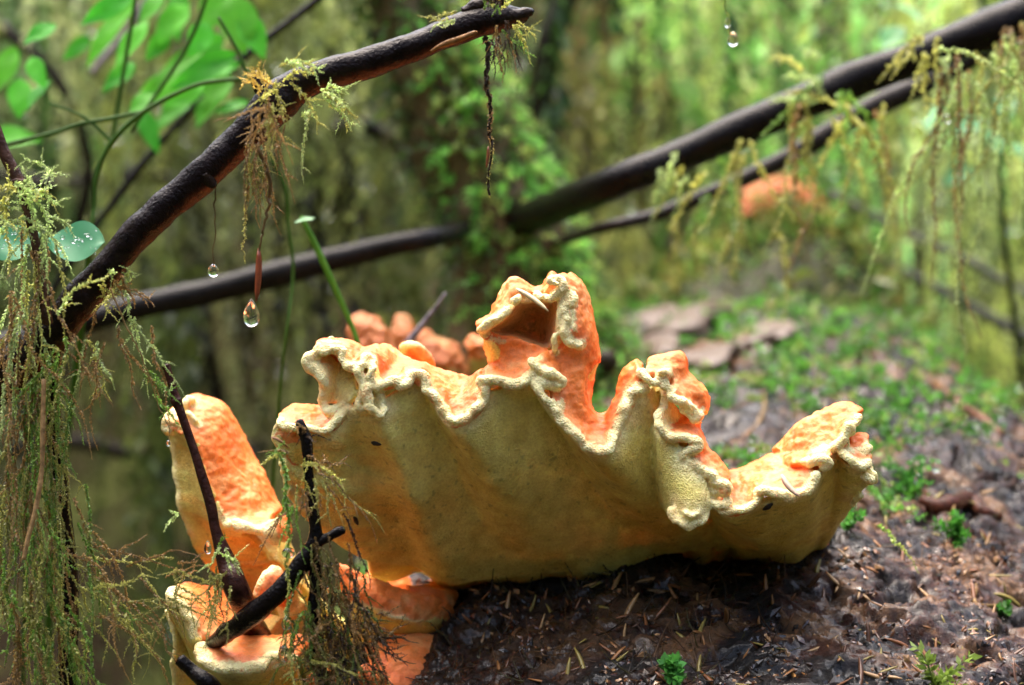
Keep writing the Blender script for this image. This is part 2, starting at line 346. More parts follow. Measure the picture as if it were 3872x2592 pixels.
# ------------------------------------------------------------------ background: moss on the bank and hanging curtains
def clumpcol(x, y, z):                          # moss colour drifts from patch to patch
    q = np.stack([x, y, z], -1); a = fbm(q * 2.6, 3, 101); b = fbm(q * 3.4 + 9, 3, 102)
    c = np.array([.36, .42, .11]) + 0 * q
    c = c + (np.array([.17, .46, .08]) - c) * sstep(.0, .3, a)[..., None] + (np.array([.15, .10, .045]) - c) * sstep(.0, .25, b)[..., None] * .85 + (np.array([.66, .74, .36]) - c) * sstep(.1, .4, -b)[..., None] * .8
    return c
def build_bank_moss():
    mb = MB()
    n = 16000; x = rng.uniform(-1.9, 1.9, n); y = 1.75 + rng.uniform(0, 1, n) ** 1.2 * 2.6
    z = terrain_z(x, y); pn = fbm(np.stack([x, y, x * 0], -1) * 3, 3, 77); ok = (pn + .3 * sstep(.1, .5, z) + .2 * sstep(-.5, .6, x) > .06) & ((z > .2) | (x > .1)); x, y, z = x[ok], y[ok], z[ok]
    for _ in range(3):
        m = len(x); d = rng.normal(size=(m, 3)) * .8 + np.array([0, -.3, .5])
        c = clumpcol(x, y, z) * rng.uniform(.6, 1.3, (m, 1))
        leafquads(mb, np.stack([x, y, z], -1) + rng.normal(0, .012, (m, 3)), d, rng.uniform(.02, .05, m), rng.uniform(.006, .016, m), c)
    tag(mb.build('bank_moss', M['moss']), 'yellow green moss carpeting the bank behind the log', 'moss', kind='stuff')
build_bank_moss()
SPH_T = np.linspace(0, math.pi, 9); SPH_P = np.arange(12) / 12 * 2 * math.pi; _i = np.arange(8)[:, None] * 12; _j = np.arange(12)[None]; _k = (_j + 1) % 12
SPH_Q = np.stack([_i + _j, _i + 12 + _j, _i + 12 + _k, _i + _k], -1).reshape(-1, 4)
def sphere(mb, c, R): mb.add(np.stack([c[0] + R * np.sin(SPH_T)[:, None] * np.cos(SPH_P), c[1] + R * np.sin(SPH_T)[:, None] * np.sin(SPH_P), c[2] + R * np.cos(SPH_T)[:, None] + 0 * SPH_P], -1), SPH_Q)
def build_curtains():
    mb = MB(); dm = MB()
    for i in range(330):
        y = rng.uniform(1.65, 2.7); x = rng.uniform(-.31, .31) * y
        bz = float(terrain_z(np.array([x]), np.array([y]))[0]); zt = rng.uniform(.3, .9) + max(0, bz * .4); w = rng.uniform(.012, .05); L0 = rng.uniform(.12, .45); zt += .12 * (x < -.1); base = clumpcol(np.array([x]), np.array([y]), np.array([zt]))[0] * (.28 if x < -.05 * y and zt < .6 else .8 if x < -.02 * y else 1.35 if x > .05 * y else 1.0) * (rng.uniform(.2, .5) if rng.uniform() < .42 else rng.uniform(.9, 1.5))  # uneven backdrop light put into the moss colour: darker low left, brighter right
        for k in range(rng.integers(4, 13)):
            px, py, pz = x + rng.normal(0, w), y + rng.normal(0, w), zt + rng.normal(0, .03); L = min(L0 * rng.uniform(.5, 1.2), pz - bz + .02)
            if L < .04: continue
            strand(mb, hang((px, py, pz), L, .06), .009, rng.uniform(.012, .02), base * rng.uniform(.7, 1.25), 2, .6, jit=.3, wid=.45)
            if rng.uniform() < .2: sphere(dm, np.array([px, py - .02, pz - L * rng.uniform(.2, 1)]) + rng.normal(0, .008, 3), rng.uniform(.003, .007))
    tag(mb.build('hanging_moss', M['moss']), 'olive moss curtains hanging in the dim background', 'moss', kind='stuff')
    tag(dm.build('dew', M['water']), 'rain beads glinting on the background moss', 'dew', kind='stuff')
build_curtains()
# ------------------------------------------------------------------ fungus brackets
CREAM = np.array([.84, .735, .225]); LIP = np.array([.94, .84, .44]); ORANGE = np.array([.87, .245, .05]); RED = np.array([.74, .12, .03]); PALE = np.array([.93, .50, .20]); INNER = np.array([.85, .52, .24]); YEL = np.array([.78, .38, .06])
def sheet_closed(mb, ctrl, thick, div=6, side=0.0):
    g = np.asarray(ctrl, float); g = catmull(g, div); g = catmull(np.swapaxes(g, 0, 1), div); g = np.swapaxes(g, 0, 1)
    du = np.gradient(g, axis=0); dv = np.gradient(g, axis=1); nrm = np.cross(du, dv); nrm /= np.linalg.norm(nrm, axis=2)[..., None] + 1e-12
    flip = np.sum(nrm * (C0 - g), -1, keepdims=True); nrm = nrm * np.sign(np.mean(flip) + 1e-12)
    R, Cn = g.shape[:2]; f = g + nrm * thick * (.5 + side); k = g - nrm * thick * (.5 - side)
    i = np.arange(R - 1)[:, None] * Cn + np.arange(Cn - 1)[None]; q = np.stack([i, i + 1, i + Cn + 1, i + Cn], -1).reshape(-1, 4)
    N = R * Cn; bd = np.concatenate([np.arange(Cn), np.arange(1, R) * Cn + Cn - 1, (R - 1) * Cn + np.arange(Cn - 2, -1, -1), np.arange(R - 2, 0, -1) * Cn])
    bn = np.roll(bd, -1); qs = np.stack([bd, bd + N, bn + N, bn], -1)
    mb.add(np.concatenate([f.reshape(-1, 3), k.reshape(-1, 3)]), np.concatenate([q, q[:, ::-1] + N, qs[:, ::-1]]))
    return g.reshape(-1, 3), np.tile(np.linspace(0, 1, Cn) > .62, R)
def build_fungus(name, label, sheets, lips, voxel=.0007, group=None, lump=1.0, tint=1.0, smooth=6, fringe=1.0):
    """sheets: (ctrl grid, thickness, colour kind) ; lips: (path, radius)"""
    mb = MB(); samp = []; kind = []; lp = []; lr = []; hid = []
    for s in sheets:
        g, hd = sheet_closed(mb, s[0], s[1], s[3] if len(s) > 3 else 6); samp.append(g); kind += [s[2]] * len(g); hid.append(hd & (s[2] == 'T'))
    for path, r in lips:
        p = resample(catmull(path, 6), r * .5); n = len(p); r = r * 1.1; rr = r * (1 + .36 * fbm(p * 150, 2, 3))
        p = p + .4 * r * np.stack([fbm(p * 140, 2, 5 + k) for k in range(3)], -1) + .4 * r * np.stack([fbm(p * 330, 1, 8 + k) for k in range(3)], -1); p = p + FWD * r * .35
        e = np.minimum(np.arange(n), np.arange(n)[::-1]) * .5; rr = rr * np.sqrt(np.clip(1 - (1 - np.clip(e, 0, 1)) ** 2, .12, 1))
        tube(mb, p, rr, (1, 1, 1), 10); lp.append(p); lr += [r] * n
    o = mb.build(name + '_raw', None); md = o.modifiers.new('r', 'REMESH'); md.mode = 'VOXEL'; md.voxel_size = voxel
    sm = o.modifiers.new('s', 'SMOOTH'); sm.iterations = smooth; sm.factor = .5
    dg = bpy.context.evaluated_depsgraph_get(); me = bpy.data.meshes.new_from_object(o.evaluated_get(dg)); bpy.data.objects.remove(o)
    n = len(me.vertices); v = np.zeros(n * 3, np.float32); me.vertices.foreach_get('co', v); v = v.reshape(-1, 3).astype(float)
    nr = np.zeros(n * 3, np.float32); me.vertices.foreach_get('normal', nr); nr = nr.reshape(-1, 3)
    S = np.concatenate(samp); kind = np.array(kind); kt = kdtree.KDTree(len(S))
    for i, p in enumerate(S): kt.insert(p, i)
    kt.balance()
    near = np.array([kt.find(p)[1] for p in v]); kk = kind[near].copy(); kk[np.concatenate(hid)[near] & (nr[:, 2] < -.25)] = 'U'
    if lp:
        LPt = np.concatenate(lp); lr = np.array(lr); kl = kdtree.KDTree(len(LPt))
        for i, p in enumerate(LPt): kl.insert(p, i)
        kl.balance(); f = [kl.find(p) for p in v]; ld = np.array([a[2] for a in f]) / lr[np.array([a[1] for a in f])]
    else: ld = np.full(n, 9.0)
    lipw = 1 - sstep(1.12, 1.75, ld + .55 * fbm(v * 420, 3, 13) + .25 * fbm(v * 1200, 2, 14))
    top = (kk == 'T')
    # colour
    n1 = fbm(v * 70, 4, 23)[:, None]; n2 = fbm(v * 260, 3, 29)[:, None]; n3 = fbm(v * 28, 3, 37)[:, None]
    orange = ORANGE + (RED - ORANGE) * sstep(-.05, .5, n1 + .35 * n2) * .55 + (PALE - ORANGE) * sstep(.14, .5, -n1 + .3 * n2 + .15 * n3) * .55
    under = CREAM * (1 + .10 * n1) + (YEL - CREAM) * sstep(.05, .6, n3 + .3 * n1) * .2
    lf = sstep(-.025, -.085, v[:, 0:1]) * (kk == 'U')[:, None]; under = under + (np.array([.84, .40, .07]) - under) * lf * (.0 + .5 * sstep(-.1, .35, fbm(v * np.array([25, 25, 190]) + fbm(v * 20, 2, 3)[:, None] * 2, 2, 19)[:, None]))
    inner = INNER * (1 + .12 * n1)
    c = np.where(top[:, None], orange, np.where((kk == 'I')[:, None], inner, np.where((kk == 'Y')[:, None], YEL * (1 + .15 * n1), under)))
    fr = sstep(1.1, 1.9, ld) * (1 - sstep(1.9, 3.4, ld + .6 * n2[:, 0])); c = c + (np.array([.9, .50, .26]) - c) * (fr * .25 * top)[:, None]
    c = c * (1 - lipw[:, None]) + LIP * (1 + .06 * n2) * lipw[:, None]
    lipw = np.where(top, lipw, np.maximum(lipw, .75 * (1 - sstep(1.0, 5.0, ld)))); c = c * (1 - lipw[:, None] * (~top)[:, None]) + (LIP * lipw[:, None]) * (~top)[:, None]
    spots = sstep(.5, .66, fbm(v * 420, 2, 91) + .25 * n3[:, 0]) * (~top) * (1 - lipw); c = c * (1 - .32 * spots[:, None])
    st = sstep(.08, .5, fbm(v * np.array([70, 70, 22]), 3, 95)) * (~top); c = c * (1 - st[:, None] * np.array([.10, .18, .3]))
    pk = sstep(.15, .45, fbm(v * 110, 2, 97)) * lipw; c = c * (1 - pk[:, None] * np.array([.02, .10, .16]))
    c = np.clip(c * tint, 0, .95)
    # relief
    d = top * (1 - lipw) * lump * (.0011 * fbm(v * 120, 3, 45) + .0006 * fbm(v * 380, 2, 47)) + lipw * lump * (.0006 * fbm(v * 260, 2, 49) + .0002 * fbm(v * 620, 1, 50)) + (~top) * (1 - lipw) * lump * .0007 * fbm(v * np.array([90, 90, 45]), 3, 53)
    v = v + nr * d[:, None]
    me.vertices.foreach_set('co', v.astype(np.float32).ravel())
    at = me.attributes.new('Col', 'FLOAT_COLOR', 'POINT'); at.data.foreach_set('color', np.concatenate([c, np.ones((n, 1))], 1).astype(np.float32).ravel())
    ap = me.attributes.new('pore', 'FLOAT', 'POINT'); ap.data.foreach_set('value', np.where(top, lipw, .7).astype(np.float32))
    me.polygons.foreach_set('use_smooth', np.ones(len(me.polygons), bool)); me.materials.clear(); me.materials.append(M['fungus']); me.name = name; me.update()
    ob = bpy.data.objects.new(name, me); COL.objects.link(ob)
    return tag(ob, label, 'fungus', group)
def lofty(c, stations, base=FD):                # stations: list of rows of (x, y, mm)
    return np.array([PP(c, s, base) for s in stations])
def mixpts(*items): return np.array([P(c, x, y, FD + d * 1e-3) for c, x, y, d in items])

def main_bracket():
    sh = []; lips = []
    # underside, rim to base
    pairs = [(('L', 1065, 480, 8), ('L', 1190, 1010, 15)), (('L', 1110, 390, 5), ('L', 1380, 1260, 30)), (('L', 1400, 430, 0), ('D', 790, 1250, 50)), (('L', 1600, 390, 0), ('D', 840, 1275, 58)),
             (('A', 400, 1150, 2), ('D', 900, 1285, 65)), (('A', 560, 1180, 0), ('D', 960, 1292, 70)), (('A', 650, 1220, -2), ('D', 1030, 1330, 70)), (('A', 700, 1080, 0), ('D', 1090, 1322, 72)),
             (('A', 860, 990, 3), ('D', 1130, 1318, 72)), (('A', 950, 925, 4), ('D', 1160, 1315, 72)), (('A', 1060, 1090, 0), ('D', 1200, 1312, 72)), (('A', 1150, 1230, -4), ('D', 1240, 1308, 72)),
             (('A', 1240, 1265, -5), ('D', 1270, 1306, 72)), (('A', 1380, 1170, -2), ('D', 1300, 1305, 72)), (('A', 1440, 1040, 0), ('D', 1340, 1305, 72)), (('A', 1600, 990, 2), ('D', 1380, 1305, 74)),
             (('A', 1760, 950, 3), ('D', 1420, 1302, 75)), (('A', 1830, 910, 14), ('D', 1450, 1288, 76)), (('A', 1850, 1060, 0), ('D', 1480, 1272, 76)), (('A', 1960, 1210, -2), ('D', 1510, 1262, 76)),
             (('A', 2130, 1390, -4), ('D', 1540, 1256, 76)), (('B', 60, 880, -5), ('D', 1570, 1252, 76)), (('B', 170, 890, -5), ('D', 1590, 1250, 76)), (('B', 250, 770, -2), ('D', 1610, 1248, 76)),
             (('B', 340, 560, 2), ('D', 1622, 1246, 76)), (('B', 470, 440, 4), ('D', 1632, 1246, 78)), (('B', 515, 410, 30), ('D', 1642, 1246, 80)), (('B', 565, 420, 26), ('D', 1652, 1245, 78)),
             (('B', 610, 450, 4), ('D', 1662, 1244, 76)), (('B', 590, 690, -3), ('D', 1680, 1246, 74)), (('B', 640, 800, -6), ('D', 1700, 1262, 72)), (('B', 770, 950, -6), ('D', 1720, 1268, 72)),
             (('B', 900, 1060, -6), ('D', 1740, 1268, 72)), (('B', 950, 1240, -5), ('D', 1760, 1268, 72)), (('B', 1080, 1340, -4), ('D', 1790, 1266, 72)), (('B', 1280, 1280, -4), ('D', 1820, 1262, 72)),
             (('B', 1500, 1225, -8), ('D', 1840, 1250, 72)), (('B', 1680, 1160, -8), ('D', 1856, 1240, 72)), (('B', 1740, 1050, -3), ('D', 1870, 1230, 70)), (('B', 1830, 970, 2), ('D', 1880, 1224, 66)),
             (('B', 1900, 890, 6), ('D', 1892, 1214, 62)), (('B', 1990, 990, -2), ('D', 1905, 1200, 56)), (('B', 2130, 1000, 0), ('D', 1925, 1178, 50)), (('B', 2155, 1110, 4), ('D', 1945, 1140, 40))]
    cols = []; GRV = {8: 5, 9: 7, 10: 3, 12: -3, 13: -3, 15: 5, 16: 9, 17: 10, 18: 7, 19: 2, 21: -4, 22: -5, 23: -4, 25: 4, 26: 9, 27: 10, 28: 6, 30: -4, 31: -6, 32: -5, 34: 5, 35: 7, 36: 3, 37: -4, 38: -4, 40: 6, 41: 7, 4: 5, 5: 4, 6: -3}
    for a, b in pairs:
        pa = np.array(CROP[a[0]][:2]) + np.array(a[1:3]) / CROP[a[0]][2]; pb = np.array(CROP[b[0]][:2]) + np.array(b[1:3]) / CROP[b[0]][2]
        col = []
        for v in np.linspace(0, 1, 9):
            q = pa * (1 - v) + pb * v; f = .35 * v + .65 * v * v
            # growth folds, deepening to the left
            ripple = 2.2 * math.sin(v * 17 + pa[0] * .002) * math.exp(-((pa[0] - 1150) / 420) ** 2) * (v * (1 - v) * 4)
            d = a[3] * (1 - v) ** 3 + b[3] * f + ripple + GRV.get(len(cols), 0) * .32 * (v * (1 - v) ** 2 * 6.75)
            col.append(P('S', q[0], q[1], FD + d * 1e-3))
        cols.append(col)
    U = np.array(cols); sh.append((U, .0042, 'U', 5))
    # base plug into the log
    b2 = U[3:43, -1]; jag = .006 * fbm(np.stack([np.arange(40) * .45, np.zeros(40), np.zeros(40)], -1), 2, 7)[:, None] * np.array([0, 0, 1.0]); sh.append((np.stack([U[3:43, -2] + [0, .004, 0], b2 + [0, .005, 0] + jag, b2 + [0, .03, -.012] + jag, b2 + [0, .06, -.014]], 1), .006, 'U', 3))
    T = lambda st, c='A', th=.004, kd='T', dv=6: sh.append((lofty(c, st), th, kd, dv))
    T([[(500, 860, 0), (560, 820, 1), (620, 860, -2)], [(505, 980, -1), (570, 980, 0), (660, 1010, -3)], [(500, 1120, -1), (570, 1100, 0), (695, 1080, -3)], [(515, 1190, -1), (600, 1200, -2), (690, 1180, -2)]], 'A', .004, 'U')
    T([[(1795, 840, -3), (1900, 890, -4), (2015, 950, -5)], [(1805, 920, -3), (1900, 940, -4), (1995, 968, -5)], [(1815, 985, -4), (1900, 985, -4), (1985, 988, -5)]], 'A', .004, 'U')
    # T1: left frill top
    T([[(195, 720, 0), (190, 700, 10), (230, 700, 40), (260, 760, 60)], [(300, 725, -2), (310, 695, 12), (330, 690, 45), (340, 760, 70)], [(385, 770, -2), (420, 710, 14), (440, 700, 45), (450, 770, 75)],
       [(460, 850, -3), (510, 770, 14), (550, 745, 45), (560, 800, 80)], [(545, 790, -3), (600, 755, 12), (650, 730, 40), (650, 800, 80)], [(590, 870, -4), (680, 790, 14), (720, 735, 45), (720, 800, 85)],
       [(585, 950, -5), (700, 870, 12), (800, 790, 45), (800, 850, 85)], [(640, 1010, -5), (740, 900, 12), (850, 820, 40), (870, 900, 85)], [(780, 985, -3), (830, 900, 10), (920, 855, 35), (950, 930, 85)],
       [(890, 930, 0), (920, 880, 8), (980, 862, 30), (1020, 940, 85)], [(1000, 1010, -2), (1020, 930, 10), (1080, 900, 35), (1120, 960, 85)], [(1090, 1130, -4), (1130, 1020, 10), (1180, 925, 35), (1200, 980, 85)],
       [(1160, 1240, -6), (1200, 1080, 8), (1270, 950, 35), (1290, 1000, 85)], [(1240, 1262, -6), (1270, 1100, 6), (1330, 968, 32), (1340, 1010, 85)], [(1330, 1210, -5), (1330, 1060, 4), (1360, 955, 25), (1390, 1000, 85)],
       [(1410, 1120, -3), (1390, 1000, 2), (1400, 915, 16), (1430, 960, 80)], [(1420, 965, -3), (1420, 910, 6), (1440, 890, 18), (1480, 930, 80)]])
    # T2: fold in front of the hood
    T([[(1420, 965, -3), (1425, 915, 3), (1440, 890, 10), (1450, 880, 25)], [(1520, 965, -3), (1520, 900, 3), (1510, 870, 10), (1520, 860, 30)], [(1600, 985, -3), (1600, 880, 4), (1540, 780, 10), (1420, 625, 3), (1390, 600, 0)],
       [(1690, 985, -3), (1680, 860, 4), (1620, 760, 9), (1540, 670, 6), (1500, 640, 8)]][:2], 'A')
    T([[(1500, 960, -3), (1500, 890, 6), (1500, 870, 14), (1480, 800, 26)], [(1560, 972, -3), (1560, 890, 5), (1545, 800, 9), (1440, 640, 4)], [(1640, 990, -3), (1640, 870, 4), (1590, 750, 8), (1540, 655, 6)],
       [(1700, 985, -3), (1700, 860, 3), (1680, 750, 7), (1630, 645, 7)], [(1760, 940, -3), (1760, 850, 2), (1760, 770, 6), (1720, 670, 7)], [(1810, 895, -2), (1810, 830, 2), (1830, 780, 5), (1810, 705, 7)], [(1840, 850, -2), (1850, 800, 2), (1880, 770, 4), (1900, 735, 8)]])
    # hood bowl
    ring = [(1400, 590, 0), (1440, 545, -2), (1520, 500, -1), (1580, 450, 0), (1625, 395, 2), (1680, 350, 5), (1740, 345, 8), (1810, 335, 8), (1880, 345, 5), (1930, 310, 2), (1985, 300, -1), (2010, 380, -2), (2005, 470, -3), (2000, 545, -3), (1990, 620, 0), (1950, 715, 6), (1880, 745, 10), (1780, 720, 10), (1640, 670, 8), (1500, 650, 4), (1400, 590, 0)]
    rows = []
    for f, dd in ((1.0, 0), (.86, 14), (.65, 26), (.4, 34), (.02, 38)):
        rows.append([(1800 + (x - 1800) * f, 560 + (y - 560) * f + (1 - f) * 10, d * f + dd) for x, y, d in ring])
    sh.append((lofty('A', rows), .004, 'I', 4))
    # outside of the hood, left and top
    T([[(1385, 575, 2), (1380, 560, 10), (1400, 545, 20), (1420, 600, 45)], [(1500, 510, 1), (1500, 495, 8), (1505, 480, 18), (1520, 540, 45)], [(1570, 455, 2), (1535, 430, 8), (1525, 420, 18), (1550, 480, 45)], [(1610, 400, 3), (1575, 370, 8), (1560, 360, 18), (1600, 420, 48)],
       [(1640, 350, 4), (1615, 300, 8), (1605, 285, 16), (1660, 360, 50)], [(1680, 320, 4), (1645, 255, 8), (1640, 235, 14), (1700, 340, 50)], [(1730, 325, 6), (1710, 265, 9), (1700, 240, 16), (1750, 340, 50)], [(1780, 330, 8), (1755, 300, 10), (1745, 275, 18), (1790, 340, 50)],
       [(1830, 330, 8), (1810, 310, 14), (1800, 305, 22), (1830, 350, 50)], [(1890, 330, 5), (1870, 300, 12), (1865, 290, 22), (1880, 350, 50)], [(1930, 270, 2), (1910, 250, 12), (1910, 240, 22), (1930, 350, 50)], [(1950, 200, 0), (1950, 185, 8), (1960, 180, 20), (1990, 320, 50)]])
    # right side of the hood down to the trough and up the flank of the second peak
    st = [('A', (1940, 200, 0), (1990, 180, 5), (2050, 175, 15), (2050, 220, 42)), ('A', (2000, 260, -2), (2060, 240, 4), (2115, 240, 15), (2110, 280, 42)), ('A', (2060, 340, -2), (2100, 325, 4), (2150, 320, 15), (2140, 340, 45)),
          ('A', (2075, 420, -2), (2120, 415, 3), (2180, 415, 14), (2175, 430, 45)), ('A', (2080, 510, -3), (2140, 515, 2), (2200, 515, 12), (2200, 520, 45)), ('A', (2050, 590, -3), (2140, 600, 0), (2222, 610, 10), (2215, 610, 45)),
          ('A', (2020, 690, 3), (2140, 700, 2), (2238, 700, 10), (2230, 700, 45)), ('A', (1940, 740, 6), (2090, 780, 4), (2238, 800, 10), (2230, 800, 45)), ('A', (1870, 760, 3), (2040, 860, 3), (2200, 880, 8), (2210, 890, 45)),
          ('A', (1800, 810, -3), (1990, 900, 1), (2160, 950, 6), (2200, 970, 42)), ('A', (1900, 985, -4), (2050, 1030, 0), (2150, 1045, 5), (2195, 1060, 40)), ('A', (1930, 1130, -4), (2060, 1130, 0), (2150, 1140, 4), (2200, 1150, 40)),
          ('A', (2010, 1250, -5), (2100, 1240, 0), (2190, 1220, 5), (2230, 1220, 40)), ('A', (2140, 1390, -6), (2190, 1340, 0), (2240, 1270, 8), (2300, 1240, 45)), ('B', (60, 860, -7), (65, 770, 0), (80, 690, 8), (120, 650, 45)),
          ('B', (180, 870, -7), (180, 770, 0), (180, 690, 8), (190, 640, 45)), ('B', (240, 730, -4), (230, 680, 1), (225, 620, 8), (240, 590, 42)), ('B', (330, 560, -1), (310, 500, 4), (290, 465, 10), (310, 455, 40)),
          ('B', (400, 450, 0), (360, 400, 4), (315, 350, 10), (330, 345, 40)), ('B', (450, 390, 0), (400, 340, 3), (350, 305, 10), (360, 300, 40)), ('B', (450, 320, -2), (435, 270, 3), (420, 240, 10), (440, 240, 40))]
    sh.append((np.array([PP(s[0], s[1:]) for s in st]), .004, 'T', 6))
    # second peak, right flank
    T([[(470, 335, -3), (480, 270, 3), (500, 235, 10), (520, 260, 40)], [(550, 340, -2), (580, 260, 3), (620, 200, 10), (640, 230, 40)], [(620, 300, -3), (670, 260, 3), (690, 180, 10), (690, 220, 40)], [(650, 350, -2), (700, 320, 3), (740, 220, 9), (740, 260, 40)],
       [(660, 420, -3), (720, 380, 2), (752, 330, 8), (755, 360, 40)], [(650, 475, -5), (760, 440, 0), (850, 420, 5), (880, 450, 35)], [(720, 535, -5), (800, 510, 0), (890, 470, 5), (895, 500, 35)], [(800, 580, -3), (840, 570, 1), (900, 520, 5), (895, 560, 35)],
       [(850, 625, 0), (870, 610, 2), (890, 590, 6), (890, 620, 35)]], 'B')
    T([[(590, 580, -1), (680, 600, 12), (790, 640, 15), (860, 650, 30)], [(570, 690, -5), (660, 670, 8), (780, 690, 12), (850, 700, 30)], [(640, 790, -7), (700, 740, 2), (790, 730, 8), (850, 740, 30)], [(760, 795, -7), (800, 760, 0), (850, 770, 5), (880, 790, 30)],
       [(860, 840, -7), (875, 825, -1), (885, 830, 5), (880, 850, 30)], [(790, 920, -6), (870, 910, -1), (920, 900, 5), (930, 930, 30)], [(870, 1005, -6), (930, 970, -1), (975, 945, 4), (980, 980, 30)], [(960, 1055, -6), (1000, 1020, -1), (1025, 1010, 4), (1030, 1060, 30)], [(1060, 1150, -6), (1070, 1100, -1), (1060, 1070, 4), (1060, 1100, 30)]], 'B')
    # saddle and right lobes
    T([[(1050, 1290, -5), (1090, 1160, 6), (1065, 1080, 20), (1080, 1080, 60)], [(1090, 1345, -6), (1150, 1200, 6), (1140, 1075, 20), (1160, 1060, 65)], [(1230, 1315, -6), (1230, 1150, 6), (1245, 1040, 20), (1260, 1020, 65)], [(1295, 1230, -6), (1300, 1120, 5), (1330, 1000, 20), (1350, 990, 65)],
       [(1350, 1190, -8), (1390, 1080, 4), (1430, 950, 18), (1440, 950, 62)], [(1500, 1222, -10), (1510, 1090, 1), (1540, 960, 15), (1530, 900, 60)], [(1610, 1210, -10), (1610, 1080, -1), (1620, 960, 13), (1600, 860, 55)], [(1690, 1160, -10), (1680, 1060, -3), (1690, 960, 10), (1680, 850, 50)], [(1730, 1080, -8), (1720, 1030, -3), (1740, 960, 8), (1760, 860, 45)]], 'B')
    T([[(1560, 1000, 4), (1500, 960, 10), (1480, 900, 20)], [(1660, 990, -6), (1600, 930, 6), (1590, 890, 20)], [(1730, 965, -9), (1700, 915, 3), (1690, 890, 20)], [(1800, 955, -9), (1770, 908, 1), (1780, 890, 20)], [(1835, 955, -8), (1820, 925, 0), (1830, 910, 20)]], 'B')
    T([[(1560, 960, 14), (1470, 900, 18), (1430, 905, 34), (1450, 950, 60)], [(1680, 925, 4), (1580, 850, 11), (1530, 785, 24), (1560, 840, 60)], [(1780, 900, -2), (1690, 780, 9), (1640, 700, 20), (1680, 780, 60)], [(1860, 870, -4), (1800, 710, 8), (1770, 620, 18), (1800, 720, 60)], [(1925, 815, -6), (1880, 680, 6), (1870, 570, 15), (1880, 660, 55)],
       [(1950, 740, -6), (1950, 650, 5), (1940, 562, 14), (1950, 640, 50)], [(1985, 690, -4), (2000, 640, 4), (2000, 575, 13), (2010, 640, 48)], [(2040, 650, -2), (2050, 630, 4), (2050, 620, 12), (2050, 650, 45)]], 'B')
    T([[(1985, 905, 4), (1985, 830, 12), (1985, 800, 22)], [(2050, 905, 4), (2040, 830, 12), (2040, 785, 22)], [(2120, 880, 5), (2110, 830, 12), (2105, 805, 22)]], 'B')
    T([[(1925, 890, -3), (1935, 870, 3), (1950, 875, 14)], [(1975, 945, -6), (1990, 900, 2), (1990, 890, 14)], [(2040, 1000, -6), (2050, 940, 2), (2050, 920, 14)], [(2130, 1000, -3), (2130, 960, 3), (2120, 945, 14)]], 'B')
    # left lobe (cream fold) and lower-left lobe top
    T([[(215, 1120, 2), (300, 1120, 8), (420, 1150, 4)], [(230, 1020, 0), (330, 1010, 8), (480, 1080, 2)], [(200, 900, -2), (330, 900, 9), (500, 980, 6)], [(120, 840, -2), (300, 820, 10), (480, 900, 12)], [(150, 770, 0), (280, 770, 12), (470, 850, 14)]], 'A', .0042, 'U')
    T([[(290, 800, 14), (320, 740, 10)], [(400, 920, 16), (400, 800, 8)], [(480, 960, 12), (500, 850, 4)]], 'A', .003, 'T')
    T([[(1080, 370, 2), (1110, 310, 8), (1180, 280, 25), (1200, 330, 50)], [(1200, 395, -2), (1210, 280, 10), (1250, 240, 28), (1280, 300, 55)], [(1350, 410, -3), (1370, 300, 10), (1400, 235, 28), (1400, 300, 60)], [(1490, 425, -3), (1500, 320, 10), (1520, 245, 26), (1520, 300, 60)], [(1590, 380, -2), (1590, 310, 8), (1600, 270, 20), (1620, 300, 60)], [(1660, 300, 0), (1650, 280, 8), (1650, 265, 18), (1680, 300, 60)]], 'L')
    T([[(1080, 380, 4), (1110, 400, 6)], [(1060, 500, 6), (1240, 480, 2)], [(1110, 610, 8), (1260, 600, 4)], [(1150, 700, 10), (1250, 700, 7)]], 'L', .003, 'T')
    # pocket bump under the second peak
    T([[(560, 700, 6), (610, 800, -2), (760, 960, -5), (880, 1060, -5)], [(540, 950, 18), (640, 1050, 0), (780, 1130, -8), (920, 1200, -6)], [(570, 1150, 26), (680, 1240, -1), (800, 1270, -10), (930, 1260, -7)], [(620, 1290, 28), (700, 1380, -2), (800, 1440, -10), (910, 1380, -6)]], 'B', .005, 'U')
    # lips
    def lip(c, pts, r): lips.append((PP(c, pts), r * PX))
    lip('L', [(1085, 360, 2), (1110, 388, 0), (1200, 400, -3), (1330, 415, -5), (1430, 425, -6), (1510, 428, -6), (1590, 385, -5), (1650, 315, -3), (1695, 240, 0)], 14)
    lip('L', [(1090, 365, 3), (1060, 440, 5), (1055, 510, 6), (1105, 605, 8), (1150, 690, 9), (1140, 790, 11), (1180, 880, 12), (1160, 960, 14), (1235, 1045, 16), (1300, 1140, 20)], 10)
    lip('A', [(400, 1160, 0), (330, 1180, 0), (250, 1150, 0), (215, 1090, 0), (255, 1025, 0), (235, 955, -2), (180, 895, -2), (120, 850, -3), (115, 795, -2), (160, 775, 0), (215, 800, 4)], 19)
    lip('A', [(195, 715, 2), (235, 745, -1), (300, 730, -3), (370, 718, -3), (392, 748, -4), (375, 790, -4), (410, 830, -5), (465, 850, -5), (515, 845, -5), (545, 800, -4), (552, 768, -3), (535, 830, -6), (500, 890, -7), (512, 935, -6), (540, 985, -6), (545, 1050, -6), (505, 1105, -5), (505, 1160, -5), (555, 1175, -5)], 15)
    lip('A', [(585, 790, 0), (605, 865, -6), (585, 925, -7), (592, 965, -7), (572, 1025, -8), (568, 1100, -8), (598, 1180, -8), (650, 1212, -8), (695, 1150, -4)], 15)
    lip('A', [(605, 870, -8), (615, 885, -9)], 20); lip('A', [(275, 665, 6), (300, 655, 8)], 22)
